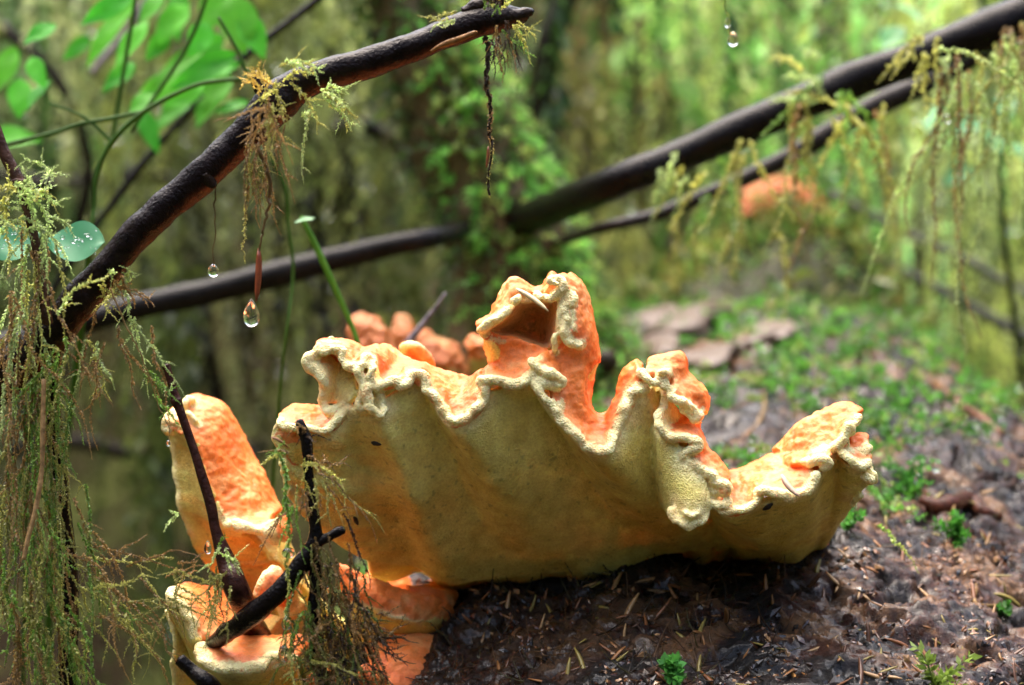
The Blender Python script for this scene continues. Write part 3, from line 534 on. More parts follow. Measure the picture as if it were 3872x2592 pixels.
    lip('A', [(640, 1040, -5), (640, 1008, -6), (700, 985, -6), (760, 962, -5), (792, 992, -5), (860, 985, -4), (890, 930, -2), (930, 908, -2), (990, 940, -3), (1005, 1020, -4), (1050, 1062, -5), (1090, 1135, -6), (1132, 1212, -7), (1180, 1250, -8), (1240, 1262, -8), (1310, 1225, -7), (1380, 1160, -6), (1428, 1085, -5), (1420, 1020, -4), (1385, 1008, -3)], 16)
    lip('A', [(1395, 1005, -3), (1422, 962, -5), (1470, 958, -5), (1560, 972, -5), (1640, 992, -6), (1700, 985, -6), (1760, 940, -5), (1812, 895, -3), (1832, 870, -1)], 19)
    lip('A', [(1800, 800, -3), (1785, 830, -5), (1820, 868, -6), (1880, 890, -7), (1960, 930, -8), (2020, 955, -8), (1985, 985, -7), (1900, 978, -6), (1840, 960, -5), (1812, 985, -6), (1832, 1045, -7), (1885, 1095, -8), (1935, 1150, -8), (1965, 1205, -8), (1985, 1155, -6), (1968, 1225, -8), (2010, 1272, -8), (2075, 1315, -8), (2130, 1385, -8), (2180, 1440, -8), (2250, 1480, -8)], 17)
    lip('B', [(0, 835, -8), (60, 872, -8), (130, 900, -9), (192, 882, -9), (232, 830, -7), (242, 760, -5), (282, 680, -3), (315, 620, -2)], 17)
    lip('B', [(300, 650, -2), (330, 570, -2), (375, 500, -1), (430, 450, -1), (500, 408, 0)], 22)
    lip('B', [(440, 300, -1), (465, 330, -4), (500, 365, -5), (540, 388, -5), (570, 340, -5), (600, 292, -6), (640, 310, -5), (612, 350, -5), (612, 390, -5), (645, 435, -5), (680, 450, -3)], 14)
    lip('B', [(655, 450, -5), (652, 500, -7), (720, 530, -7), (790, 545, -6), (812, 580, -5), (845, 625, -3), (885, 610, 0)], 14)
    lip('B', [(720, 560, -4), (770, 600, -4), (830, 640, -3), (870, 640, 0)], 20)
    lip('B', [(600, 590, -3), (575, 640, -7), (570, 700, -9), (590, 755, -9), (645, 792, -9), (720, 790, -9), (800, 795, -9), (862, 832, -9), (858, 880, -9), (800, 882, -8), (758, 905, -8), (785, 965, -8), (850, 1005, -8), (910, 1045, -8), (965, 1060, -8), (990, 1100, -8), (1040, 1130, -8), (1075, 1168, -8), (1035, 1195, -7), (960, 1195, -5), (880, 1205, -3)], 16)
    lip('B', [(585, 690, -7), (590, 700, -8)], 28)
    lip('B', [(910, 1260, -6), (980, 1285, -8), (1060, 1295, -8), (1082, 1240, -6)], 16); lip('B', [(1000, 1315, -6), (1080, 1345, -8), (1160, 1330, -8), (1240, 1310, -8), (1290, 1268, -8), (1310, 1210, -8), (1300, 1170, -6)], 15)
    lip('B', [(1310, 1170, -8), (1350, 1192, -11), (1420, 1215, -12), (1520, 1225, -12), (1620, 1210, -12), (1692, 1165, -12), (1728, 1090, -11), (1715, 1040, -9)], 17)
    lip('B', [(1650, 988, -7), (1720, 968, -10), (1790, 955, -11), (1832, 952, -11), (1818, 995, -10), (1750, 1035, -8)], 17)
    lip('B', [(1750, 908, -2), (1840, 882, -5), (1912, 830, -8), (1945, 765, -8), (1940, 705, -7), (1985, 690, -7), (2012, 740, -6), (1985, 775, -5)], 15)
    lip('B', [(1985, 690, -6), (2035, 695, -5), (2050, 660, -4), (2048, 625, -2)], 12); lip('B', [(1965, 810, -4), (1975, 850, -4)], 22)
    lip('B', [(1990, 905, 3), (2050, 908, 2), (2110, 885, 3), (2122, 840, 5)], 15); lip('B', [(1920, 890, -6), (1965, 945, -9), (2015, 990, -9), (2080, 1012, -8), (2132, 990, -5)], 17)
    lip('B', [(2085, 1050, -4), (2110, 1105, -6), (2150, 1122, -4)], 15); lip('B', [(2140, 1040, 0), (2165, 1080, 0), (2165, 1130, 2)], 13); lip('B', [(2080, 1200, 8), (2030, 1250, 12), (2000, 1290, 16)], 14)
    lip('B', [(655, 1290, -8), (690, 1400, -10), (800, 1462, -12), (880, 1420, -10), (930, 1340, -7)], 13); lip('B', [(740, 1330, -12), (800, 1362, -14), (890, 1350, -11)], 13)
    # hood lips
    lip('A', [(1388, 590, -2), (1385, 570, -3), (1440, 545, -5), (1515, 505, -5), (1570, 465, -4), (1612, 410, -3)], 17)
    lip('A', [(1620, 375, -2), (1660, 355, -2), (1700, 350, 0)], 15); lip('A', [(1780, 330, 3), (1830, 325, 2), (1870, 350, 0), (1920, 350, -2), (1960, 320, -3), (1985, 285, -3), (1990, 240, -3), (1945, 205, -3), (1915, 215, -5), (1920, 245, -4)], 17)
    lip('A', [(1930, 215, -6), (1960, 225, -7)], 26)
    lip('A', [(2015, 320, -2), (2070, 350, -2), (2070, 390, -3), (2020, 395, -3)], 16); lip('A', [(2020, 410, -3), (2035, 470, -3), (2035, 530, -3), (2050, 545, -2)], 24); lip('A', [(2065, 430, -2), (2075, 510, -2)], 14)
    lip('A', [(2020, 550, -3), (2000, 580, -4), (2012, 630, -4), (2060, 680, -3), (2110, 705, -3), (2155, 700, -2)], 15); lip('A', [(1980, 605, -3), (1940, 630, -4), (1945, 690, -2), (1960, 745, 2)], 9)
    return build_fungus('bracket_fungus', 'large ruffled orange bracket fungus with cream rim growing on the log', sh, lips, .00062, 'orange bracket fungi growing on the log')
main_bracket()
# ------------------------------------------------------------------ the other brackets
GRP = 'orange bracket fungi growing on the log'
def plug(pts, r0, r1):                          # hidden fleshy stem that joins a bracket to the log
    p = np.array(pts); return p
def left_bracket():
    b = FD + .055; sh = []; lips = []
    rows = [[(45, 385, 15), (58, 375, 8), (70, 365, 2)], [(118, 480, 15), (170, 460, 6), (230, 440, 0)], [(132, 600, 16), (240, 590, 8), (340, 580, -2)], [(160, 720, 18), (280, 725, 8), (385, 720, -3)], [(152, 830, 18), (290, 850, 8), (410, 860, -4)],
            [(182, 950, 18), (320, 970, 8), (450, 970, -4)], [(182, 1080, 18), (340, 1090, 8), (500, 1080, -4)], [(232, 1200, 20), (410, 1220, 8), (580, 1220, -5)], [(292, 1350, 22), (500, 1350, 10), (690, 1310, -6)], [(332, 1450, 26), (600, 1480, 14), (880, 1400, 0)], [(420, 1600, 30), (700, 1640, 22), (1000, 1560, 12)], [(520, 1720, 36), (800, 1750, 30), (1100, 1680, 22)]]
    sh.append((lofty('L', rows, b), .004, 'U', 6))
    T = [[(62, 365, 2), (100, 282, 10), (165, 260, 20), (180, 300, 60)], [(230, 440, 0), (245, 270, 8), (290, 155, 20), (320, 220, 70)], [(340, 580, -2), (420, 300, 8), (430, 162, 22), (450, 240, 70)], [(385, 720, -3), (490, 420, 6), (562, 212, 25), (580, 300, 75)], [(410, 860, -4), (560, 560, 6), (645, 335, 28), (660, 420, 75)], [(450, 970, -4), (620, 720, 6), (735, 505, 30), (740, 600, 75)],
         [(500, 1080, -4), (700, 880, 6), (835, 685, 30), (840, 780, 75)], [(580, 1220, -5), (800, 1080, 2), (950, 885, 30), (950, 980, 75)], [(690, 1300, -8), (880, 1210, 2), (1040, 1080, 30), (1040, 1180, 75)], [(960, 1345, -8), (1020, 1250, 0), (1092, 1180, 26), (1120, 1280, 70)]]
    sh.append((lofty('L', T, b), .004, 'T', 6))
    sh.append((lofty('L', [[(1020, 1290, -8), (1060, 1240, -4), (1110, 1230, 6)], [(1010, 1360, -10), (1080, 1340, -8), (1150, 1330, 4)], [(1040, 1450, -8), (1100, 1440, -6), (1160, 1440, 6)]], b), .006, 'T', 5))
    L = lambda p, r: lips.append((PP('L', p, b), r * PX))
    L([(165, 262, 8), (100, 285, 4), (55, 340, 0), (45, 385, 2), (75, 425, 0), (125, 465, 4)], 15); L([(245, 250, 6), (238, 190, 6), (262, 150, 8), (310, 158, 8), (325, 190, 8)], 15); L([(250, 270, 2), (300, 310, 0), (345, 375, 0)], 14)
    L([(130, 480, 14), (132, 600, 14), (160, 720, 16), (152, 830, 16), (182, 950, 16), (182, 1080, 16), (232, 1200, 18), (292, 1350, 20)], 9)
    L([(600, 1260, -7), (680, 1300, -10), (780, 1320, -11), (900, 1345, -11), (990, 1345, -10)], 20); L([(1040, 1265, -8), (1012, 1320, -12), (1020, 1400, -12), (1060, 1470, -9)], 20)
    # stem back to the log
    e = PP('L', [(620, 1500, 25), (900, 1500, 20), (1100, 1450, 15)], b); k = np.array([[-.075, 1.03, .27], [-.07, 1.03, .30], [-.065, 1.03, .33]]); sh.append((np.stack([e, (e + k) / 2 + [0, 0, -.01], k]), .02, 'U', 4))
    return build_fungus('bracket_fungus', 'upright orange bracket fungus slab behind the bare slanting twig', sh, lips, .0008, GRP)
left_bracket()
def nub():
    b = FD + .03; sh = [(lofty('Q', [[(800, 430, 0), (830, 340, -2), (880, 260, 0), (960, 225, 4)], [(870, 440, -4), (900, 340, -6), (930, 300, -4), (1010, 280, 2)], [(960, 480, 6), (1000, 400, 4), (1040, 350, 6), (1080, 330, 12)], [(1010, 560, 40), (1050, 480, 40), (1090, 420, 40), (1130, 380, 40)]], b), .006, 'T', 5)]
    lips = [(PP('Q', [(800, 435, -2), (825, 345, -5), (875, 262, -4), (960, 225, 0)], b), 17 * PX)]
    e = PP('Q', [(960, 560, 20), (1050, 500, 20), (1120, 420, 20)], b); k = np.array([[-.075, 1.0, .25], [-.07, 1.0, .27], [-.065, 1.0, .29]]); sh.append((np.stack([e, (e + k) / 2, k]), .012, 'U', 4))
    build_fungus('bracket_fungus', 'small red lobed bracket fungus just above the slanting forked twig', sh, lips, .0008, GRP)
nub()
def lower_tier():
    b = FD + .012; sh = []; lips = []
    sh.append((lofty('Q', [[(85, 400, 0), (130, 375, 15), (250, 372, 50), (260, 420, 75)], [(140, 480, -4), (280, 430, 15), (420, 392, 50), (440, 440, 80)], [(200, 545, -6), (380, 520, 12), (560, 440, 50), (600, 480, 80)], [(245, 630, -8), (450, 620, 8), (680, 510, 48), (720, 550, 80)], [(275, 720, -10), (500, 720, 4), (760, 600, 42), (820, 640, 80)], [(300, 790, -10), (520, 790, 0), (840, 700, 38), (900, 720, 80)]], b), .004, 'T', 6))
    sh.append((lofty('Q', [[(82, 430, 0), (95, 560, 18), (120, 700, 34)], [(140, 500, -4), (170, 640, 14), (190, 800, 32)], [(200, 560, -6), (230, 720, 10), (260, 880, 28)], [(245, 640, -8), (270, 800, 6), (300, 960, 24)], [(300, 800, -10), (330, 900, 2), (360, 1040, 20)]], b), .004, 'U', 5))
    lips.append((PP('Q', [(150, 378, 8), (95, 400, 0), (85, 430, -2), (135, 492, -6), (198, 548, -8), (246, 632, -10), (276, 722, -12), (305, 795, -12)], b), 17 * PX))
    e = PP('Q', [(400, 700, 40), (700, 650, 40), (900, 700, 30)], b); k = np.array([[-.09, 1.0, .18], [-.08, 1.0, .21], [-.075, 1.0, .23]]); sh.append((np.stack([e, (e + k) / 2, k]), .016, 'U', 4))
    build_fungus('bracket_fungus', 'orange bracket fungus with narrow cream edge above the flat shelf', sh, lips, .0008, GRP)
    sh = []; lips = []; b = FD + .0
    sh.append((lofty('Q', [[(330, 890, -4), (350, 825, 6), (420, 785, 22), (440, 800, 60)], [(430, 985, -12), (480, 880, -2), (560, 792, 18), (580, 810, 60)], [(600, 1015, -14), (620, 900, -4), (680, 790, 16), (700, 810, 60)], [(760, 1010, -14), (780, 900, -4), (810, 795, 16), (830, 810, 60)], [(880, 960, -12), (910, 880, -2), (960, 800, 16), (980, 820, 60)], [(980, 930, -8), (1030, 850, 4), (1100, 780, 22), (1120, 800, 60)], [(1100, 960, -4), (1150, 900, 8), (1200, 850, 26), (1220, 860, 60)]], b), .004, 'T', 6))
    sh.append((lofty('Q', [[(325, 915, -4), (400, 1090, 14), (450, 1260, 44)], [(430, 1000, -12), (490, 1140, 6), (520, 1270, 44)], [(600, 1035, -14), (620, 1160, 4), (640, 1280, 44)], [(760, 1035, -14), (770, 1170, 4), (770, 1280, 44)], [(880, 985, -12), (900, 1150, 4), (920, 1280, 40)], [(1000, 960, -8), (1040, 1120, 8), (1060, 1270, 40)], [(1110, 980, -4), (1150, 1130, 12), (1160, 1260, 40)]], b), .005, 'U', 6))
    lips.append((PP('Q', [(350, 850, 0), (325, 900, -8), (350, 958, -13), (430, 1005, -16), (560, 1030, -17), (700, 1035, -17), (800, 1020, -17), (875, 980, -15), (930, 935, -12), (1010, 950, -10), (1100, 980, -6)], b), 20 * PX))
    e = PP('Q', [(600, 1150, 44), (850, 1100, 44), (1100, 1000, 40)], b); k = np.array([[-.10, 1.0, .11], [-.09, 1.0, .14], [-.085, 1.0, .17]]); sh.append((np.stack([e, (e + k) / 2, k]), .016, 'U', 4))
    build_fungus('bracket_fungus', 'flat orange shelf fungus with broad rounded cream edge at the lowest tier', sh, lips, .0008, GRP)
    sh = []; b = FD + .03; lips = []
    sh.append((lofty('Q', [[(60, 560, 4), (180, 700, 14), (280, 800, 40)], [(115, 690, 2), (240, 820, 12), (340, 900, 40)], [(128, 810, 2), (300, 940, 12), (380, 1000, 40)], [(112, 950, 2), (310, 1050, 12), (420, 1080, 40)], [(122, 1090, 4), (320, 1160, 14), (430, 1180, 40)], [(150, 1260, 8), (330, 1280, 18), (440, 1290, 40)]], b), .003, 'U', 6))
    lips.append((PP('Q', [(55, 550, 2), (85, 610, 0), (115, 690, 0), (128, 810, 0), (112, 950, 0), (122, 1090, 2), (150, 1260, 6)], b), 11 * PX))
    e = PP('Q', [(400, 1000, 40), (430, 1100, 40), (440, 1200, 40)], b); k = np.array([[-.10, 1.02, .20], [-.10, 1.02, .17], [-.10, 1.02, .13]]); sh.append((np.stack([e, (e + k) / 2, k]), .01, 'U', 4))
    build_fungus('bracket_fungus', 'thin cream upright fungus sheet below the orange tier by the black stub', sh, lips, .0009, GRP)
lower_tier()
def shade_brackets():
    b = FD + .07
    sh = [(lofty('Q', [[(1450, 160, 0), (1480, 300, -2), (1500, 480, 0)], [(1600, 255, -2), (1620, 380, -6), (1650, 500, -6)], [(1750, 325, -2), (1770, 440, -8), (1800, 560, -8)], [(1900, 385, -2), (1920, 500, -8), (1950, 610, -8)], [(2050, 410, -2), (2060, 530, -6), (2100, 645, -4)], [(2200, 440, 0), (2210, 560, 0), (2250, 660, 6)], [(2350, 500, 8), (2360, 600, 10), (2380, 680, 14)]], b), .005, 'T', 5),
          (lofty('Q', [[(1500, 480, 2), (1520, 620, 4), (1540, 760, 20)], [(1650, 500, -4), (1680, 660, 2), (1700, 800, 20)], [(1800, 560, -6), (1830, 700, 2), (1850, 825, 20)], [(1950, 610, -6), (1980, 730, 4), (2000, 830, 22)], [(2100, 645, -2), (2130, 720, 6), (2150, 800, 24)], [(2250, 660, 6), (2260, 700, 12), (2270, 740, 28)]], b), .004, 'U', 5)]
    e = PP('Q', [(2000, 520, 0), (2200, 540, 4), (2350, 580, 12)], b); k = np.array([[-.05, 1.03, .33], [-.04, 1.02, .35], [-.03, 1.01, .355]]); sh.append((np.stack([e, (e + k) / 2, k]), .02, 'T', 4))
    build_fungus('bracket_fungus', 'shaded rust orange bracket fungus tucked under the large ruffled one', sh, [(PP('Q', [(1500, 490, -2), (1650, 510, -8), (1800, 570, -10), (1950, 620, -10), (2100, 655, -6)], b), 9 * PX)], .001, GRP)
    sh = [(lofty('Q', [[(1700, 900, 10), (1720, 1000, -6), (1740, 1200, -14), (1740, 1350, -16)], [(1850, 830, 10), (1880, 960, -8), (1900, 1150, -16), (1900, 1350, -18)], [(2000, 800, 10), (2040, 930, -8), (2060, 1150, -16), (2060, 1350, -18)], [(2150, 790, 12), (2180, 930, -4), (2200, 1150, -12), (2200, 1350, -14)], [(2280, 840, 20), (2300, 950, 8), (2310, 1150, 0), (2310, 1350, -4)], [(2370, 930, 34), (2380, 1000, 26), (2390, 1150, 20), (2390, 1350, 16)]], b), .012, 'T', 5)]
    e = PP('Q', [(2000, 900, 10), (2200, 900, 12), (2340, 1000, 20)], b); k = np.array([[-.06, 1.02, .28], [-.05, 1.01, .31], [-.04, 1.0, .33]]); sh.append((np.stack([e, (e + k) / 2, k]), .02, 'T', 4))
    build_fungus('bracket_fungus', 'pinkish orange fungus mound in shade below the rust orange bracket', sh, [], .0011, GRP)
    b = FD + .16
    sh = [(lofty('Q', [[(1690, 300, 0), (1700, 340, -8), (1720, 420, -10)], [(1740, 240, 0), (1770, 310, -8), (1800, 420, -10)], [(1820, 200, 0), (1850, 290, -8), (1870, 420, -10)], [(1900, 215, 0), (1920, 310, -8), (1940, 430, -10)], [(1970, 300, 4), (1980, 370, -4), (2000, 450, -6)], [(2015, 385, 8), (2020, 420, 4), (2040, 480, 0)]], b), .006, 'T', 5)]
    e = PP('Q', [(1750, 430, 0), (1880, 440, 0), (2020, 470, 0)], b); k = np.array([[-.075, 1.1, .30], [-.07, 1.1, .31], [-.065, 1.1, .32]]); sh.append((np.stack([e, (e + k) / 2, k]), .012, 'T', 4))
    build_fungus('bracket_fungus', 'pale pink orange fungus lobe seen through the gap under the large bracket', sh, [], .001, GRP)
    b = FD - .01
    for lab, q in (('tiny orange fungus knob under the dark moss tangle, beside the flat shelf', [[(1230, 1110, 0), (1260, 1080, -4), (1300, 1075, 4)], [(1270, 1150, -4), (1310, 1110, -8), (1360, 1090, 2)], [(1320, 1200, 0), (1380, 1160, -4), (1400, 1130, 4)]]),
                   ('tiny orange fungus knob under the dark moss tangle, beside the pink mound', [[(1610, 1060, 0), (1650, 1035, -4), (1700, 1040, 4)], [(1650, 1110, -6), (1710, 1080, -8), (1770, 1065, 2)], [(1700, 1180, 0), (1780, 1140, -4), (1810, 1110, 4)]])):
        g = lofty('Q', q, b); sh = [(g, .007, 'T', 5)]; c = g[1, 1]; k = np.array([-.08, .96, .12]); e = g[2]
        sh.append((np.stack([e, e * .5 + k * .5, np.stack([k, k + [.004, 0, .004], k + [.008, 0, .008]])]), .006, 'U', 4))
        build_fungus('bracket_fungus', lab, sh, [(PP('Q', [q[0][0], q[1][0], q[2][0]], b), 12 * PX)], .0009, GRP)
shade_brackets()
def back_brackets():
    def lobe(lab, c, b, st, th=.006, tint=1.0, foot=None, lipr=0):
        g = lofty(c, st, b); sh = [(g, th, 'T', 5)]
        e = g[:, -1]; k = np.linspace(0, 1, len(e))[:, None] * 0 + np.array(foot); k = k + (e - e.mean(0)) * .5; sh.append((np.stack([e, (e + k) / 2, k]), .012, 'T', 4))
        build_fungus('bracket_fungus', lab, sh, [(PP(c, [s[0] for s in st], b), lipr * PX)] if lipr else [], .0012, GRP, tint=tint, lump=1.0 if lipr else 3.0)
    lobe('small curled orange lobe with cream hollow just behind the ruffled rim', 'A', FD + .075, [[(815, 760, 0), (825, 720, 4), (850, 800, 14), (850, 900, 20)], [(850, 700, -4), (880, 720, 6), (890, 800, 16), (890, 920, 20)], [(920, 690, -4), (940, 740, 0), (950, 820, 10), (940, 930, 20)], [(985, 740, 0), (1000, 800, 0), (1000, 860, 10), (990, 950, 20)], [(1040, 830, 4), (1050, 870, 4), (1050, 900, 12), (1030, 960, 20)]], .005, foot=(-.035, 1.06, .36), lipr=12)
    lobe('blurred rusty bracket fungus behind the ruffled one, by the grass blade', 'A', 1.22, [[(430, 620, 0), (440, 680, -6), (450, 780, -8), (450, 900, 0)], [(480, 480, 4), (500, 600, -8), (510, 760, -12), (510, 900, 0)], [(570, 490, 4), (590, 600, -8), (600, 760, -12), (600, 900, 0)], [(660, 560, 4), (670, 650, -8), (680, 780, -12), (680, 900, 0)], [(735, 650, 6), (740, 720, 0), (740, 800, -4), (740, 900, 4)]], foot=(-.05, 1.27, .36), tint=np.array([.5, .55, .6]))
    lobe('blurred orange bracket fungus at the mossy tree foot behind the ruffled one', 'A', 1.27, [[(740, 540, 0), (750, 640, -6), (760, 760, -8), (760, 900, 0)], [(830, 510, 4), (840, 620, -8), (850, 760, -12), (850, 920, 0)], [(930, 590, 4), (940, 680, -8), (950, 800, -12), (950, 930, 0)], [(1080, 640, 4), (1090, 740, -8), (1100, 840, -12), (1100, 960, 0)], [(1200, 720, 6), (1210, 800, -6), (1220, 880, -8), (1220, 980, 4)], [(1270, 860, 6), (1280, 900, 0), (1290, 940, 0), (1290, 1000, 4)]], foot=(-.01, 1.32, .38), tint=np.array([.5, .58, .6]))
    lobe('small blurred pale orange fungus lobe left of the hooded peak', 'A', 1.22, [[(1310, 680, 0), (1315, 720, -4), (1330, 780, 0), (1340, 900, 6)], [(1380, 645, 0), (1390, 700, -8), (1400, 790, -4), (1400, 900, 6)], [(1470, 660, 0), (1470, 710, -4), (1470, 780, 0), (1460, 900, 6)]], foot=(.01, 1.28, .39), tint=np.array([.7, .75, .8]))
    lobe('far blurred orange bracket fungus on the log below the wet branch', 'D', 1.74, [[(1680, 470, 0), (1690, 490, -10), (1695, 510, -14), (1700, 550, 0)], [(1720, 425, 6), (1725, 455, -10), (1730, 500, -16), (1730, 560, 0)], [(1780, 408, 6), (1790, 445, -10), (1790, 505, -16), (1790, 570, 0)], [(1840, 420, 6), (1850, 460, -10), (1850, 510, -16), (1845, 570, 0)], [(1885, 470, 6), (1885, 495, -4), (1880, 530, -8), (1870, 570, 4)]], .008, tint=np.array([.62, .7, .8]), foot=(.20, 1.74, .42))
back_brackets()
# ------------------------------------------------------------------ trees, stump, branches and twigs
PXD = lambda d: KX * d / 2342                   # one display pixel (2342 wide) in metres at distance d
def dpath(pts, d, n=5):                         # (x, y, r[, d]) in display pixels
    q = np.array([np.append(P('D', p[0], p[1], p[3] if len(p) > 3 else d), p[2] * PXD(p[3] if len(p) > 3 else d)) for p in pts]); q = catmull(q, n); return q[:, :3], q[:, 3]
def tufts(mb, path, rad, n, leaf, cols, k=10, out=1.0, side=None, up=0.0, L=(.01, .03)):
    m = len(path); t, a, b = frames(path)
    for _ in range(n):
        i = rng.integers(0, m); th = rng.uniform(0, 2 * math.pi); r = a[i] * math.cos(th) + b[i] * math.sin(th)
        if side is not None and r @ np.asarray(side) < rng.uniform(-.7, .4): continue
        p = path[i] + r * rad[i] * .9; d = r * out + rng.normal(0, .5, 3) + np.array([0, 0, up]); d /= np.linalg.norm(d); l = rng.uniform(*L)
        c = cols[rng.integers(0, len(cols))] * rng.uniform(.7, 1.3)
        pp = np.stack([p, p + d * l * .5, p + d * l + np.array([0, 0, -.3 * l])]); strand(mb, catmull(pp, 3), l / k, leaf, c, 2, .8, jit=.3, wid=.45)
FERN = np.array([[.06, .16, .025], [.10, .22, .04], [.14, .18, .04], [.05, .07, .02]])
def tree():
    p, r = dpath([(790, -420, 76), (845, -200, 82), (922, 0, 92), (1015, 200, 112), (1095, 400, 125), (1160, 550, 132), (1195, 680, 150), (1215, 790, 190), (1225, 860, 230)], 1.42, 6)
    root = empty('mossy_tree', p[-1], 'leaning dark mossy tree trunk rooted on the log behind the fungus', 'tree')
    mb = MB(); n = len(p); g = np.linspace(0, 1, n)[:, None]; tube(mb, p, r, np.array([.15, .12, .055]) * (1 - g) + np.array([.11, .07, .035]) * g, 28, .3, 28); adopt(mb.build('trunk', M['bark']), root)
    mb = MB(); tufts(mb, p, r, 1000, .0055, np.concatenate([FERN, FERN, GREENS[3:4]]), 9, .8, up=-.3, L=(.012, .03)); tufts(mb, p, r, 1500, .007, FERN * 3.2, 9, .9, side=(1, -.2, .2), up=-.2, L=(.012, .03))  # second pass: brighter tint imitates light on the right edge
    o = mb.build('moss', M['moss']); o['kind'] = 'stuff'; adopt(o, root)
    for pts in ([(1250, 780, 70), (1310, 800, 45), (1390, 830, 25, 1.36)], [(1180, 790, 60), (1140, 830, 40, 1.38), (1090, 880, 22, 1.34)]):
        q, rr = dpath(pts, 1.42, 5); mb = MB(); tube(mb, q, rr, (.04, .028, .015), 12, .2, 30); adopt(mb.build('root', M['bark']), root)
tree()
def simple_branch(name, label, cat, pts, d, col, group=None, noise=.12, sides=16, moss=0, mc=None, n=6):
    p, r = dpath(pts, d, n); p = p + .12 * r[:, None] * rng.normal(size=p.shape) * 0; mb = MB(); c = np.asarray(col, float)
    tube(mb, p, r, c, sides, noise, 60, seed=int(abs(pts[0][0])) % 50)
    o = mb.build(name, M['bark']); return tag(o, label, cat, group), p, r
BLK = (.006, .004, .004); BRN = (.05, .022, .013)
simple_branch('dark_branch', 'blurred dark upright limb beside the leaning mossy tree', 'branch', [(1330, -160, 30), (1290, 0, 30), (1255, 110, 28), (1240, 230, 26), (1245, 340, 26), (1265, 480, 26), (1280, 700, 28), (1290, 830, 30)], 1.62, (.02, .015, .01))
simple_branch('wet_branch', 'thick black wet branch reaching from upper right to the mossy tree', 'branch', [(2900, -200, 66), (2600, -70, 58), (2342, 40, 54), (2200, 90, 44), (2080, 138, 41), (1960, 182, 43), (1850, 230, 41), (1700, 294, 41), (1560, 356, 39), (1420, 414, 39), (1300, 462, 39, 1.29), (1220, 494, 38, 1.36), (1150, 520, 34, 1.41)], 1.22, BLK)
simple_branch('wet_branch', 'thinner grey brown branch running below and parallel to the thick black one', 'branch', [(2700, -160, 30), (2400, 20, 28), (2150, 172, 27), (2000, 245, 27), (1900, 302, 25), (1780, 372, 21), (1650, 432, 18), (1500, 492, 16), (1380, 520, 13), (1260, 560, 12, 1.4), (1190, 585, 12, 1.42)], 1.30, (.024, .019, .017))
simple_branch('wet_branch', 'blurred dark branch crossing low behind the hanging drops', 'branch', [(-400, 930, 26), (-100, 820, 28), (150, 750, 28), (300, 706, 30), (450, 674, 30), (600, 636, 31), (750, 598, 30), (850, 572, 27), (980, 545, 24), (1080, 525, 20, 1.40), (1130, 515, 20, 1.43)], 1.32, (.014, .012, .012))
simple_branch('thin_branch', 'thin blurred black branch slanting behind the bright green leaves', 'branch', [(900, -140, 10), (700, 20, 9), (560, 130, 9), (420, 270, 8), (330, 370, 8), (240, 490, 8), (130, 650, 8), (-60, 960, 9)], 1.3, BLK)
for lab, pts, d, c in (('upper of two blurred grey twigs slanting beside the hanging strands', [(1900, 440, 9), (2060, 528, 9), (2180, 580, 9), (2290, 640, 9), (2500, 760, 10)], 1.75, (.22, .20, .19)), ('lower of two blurred grey twigs slanting beside the hanging strands', [(1850, 530, 11), (1980, 582, 12), (2140, 660, 12), (2300, 745, 13), (2520, 860, 14)], 1.8, (.15, .14, .14)),
                       ('pale blurred twig behind the leaves at the upper left', [(210, 170, 9), (250, 120, 10), (300, 60, 9), (360, -60, 9)], 1.45, (.30, .26, .25)), ('grey stick leaning on the rusty fungus behind the ruffled rim', [(915, 812, 10), (945, 770, 9), (990, 712, 5), (1020, 670, 4)], 1.12, (.16, .14, .16))):
    simple_branch('twig', lab, 'twig', pts, d, c, noise=.1, sides=10)
for pts, d in (([(-100, 380, 16), (120, 420, 16), (330, 400, 14), (520, 440, 12)], 1.9), ([(560, -60, 22), (620, 180, 20), (660, 420, 22), (640, 760, 26)], 2.2), ([(200, 300, 14), (420, 620, 18), (520, 1000, 22), (600, 1400, 26)], 2.3), ([(-60, 1050, 18), (160, 1010, 18), (400, 1060, 16), (620, 1020, 14)], 2.0), ([(1380, -40, 26), (1400, 200, 24), (1440, 420, 26)], 2.4), ([(1500, 300, 12), (1700, 200, 12), (1900, 60, 12), (2000, -60, 12)], 2.1), ([(2060, 300, 18), (2100, 600, 20), (2150, 900, 24)], 2.2), ([(760, 300, 18), (840, 290, 20), (900, 330, 16), (950, 400, 14)], 1.75), ([(0, 60, 14), (130, 180, 16), (200, 360, 14), (180, 520, 16)], 1.8)):
    simple_branch('dim_branch', 'dim dark branch lost far behind in the hanging moss', 'branch', pts, d, (.02, .014, .009), 'dim branches behind the hanging moss', .25, 12)
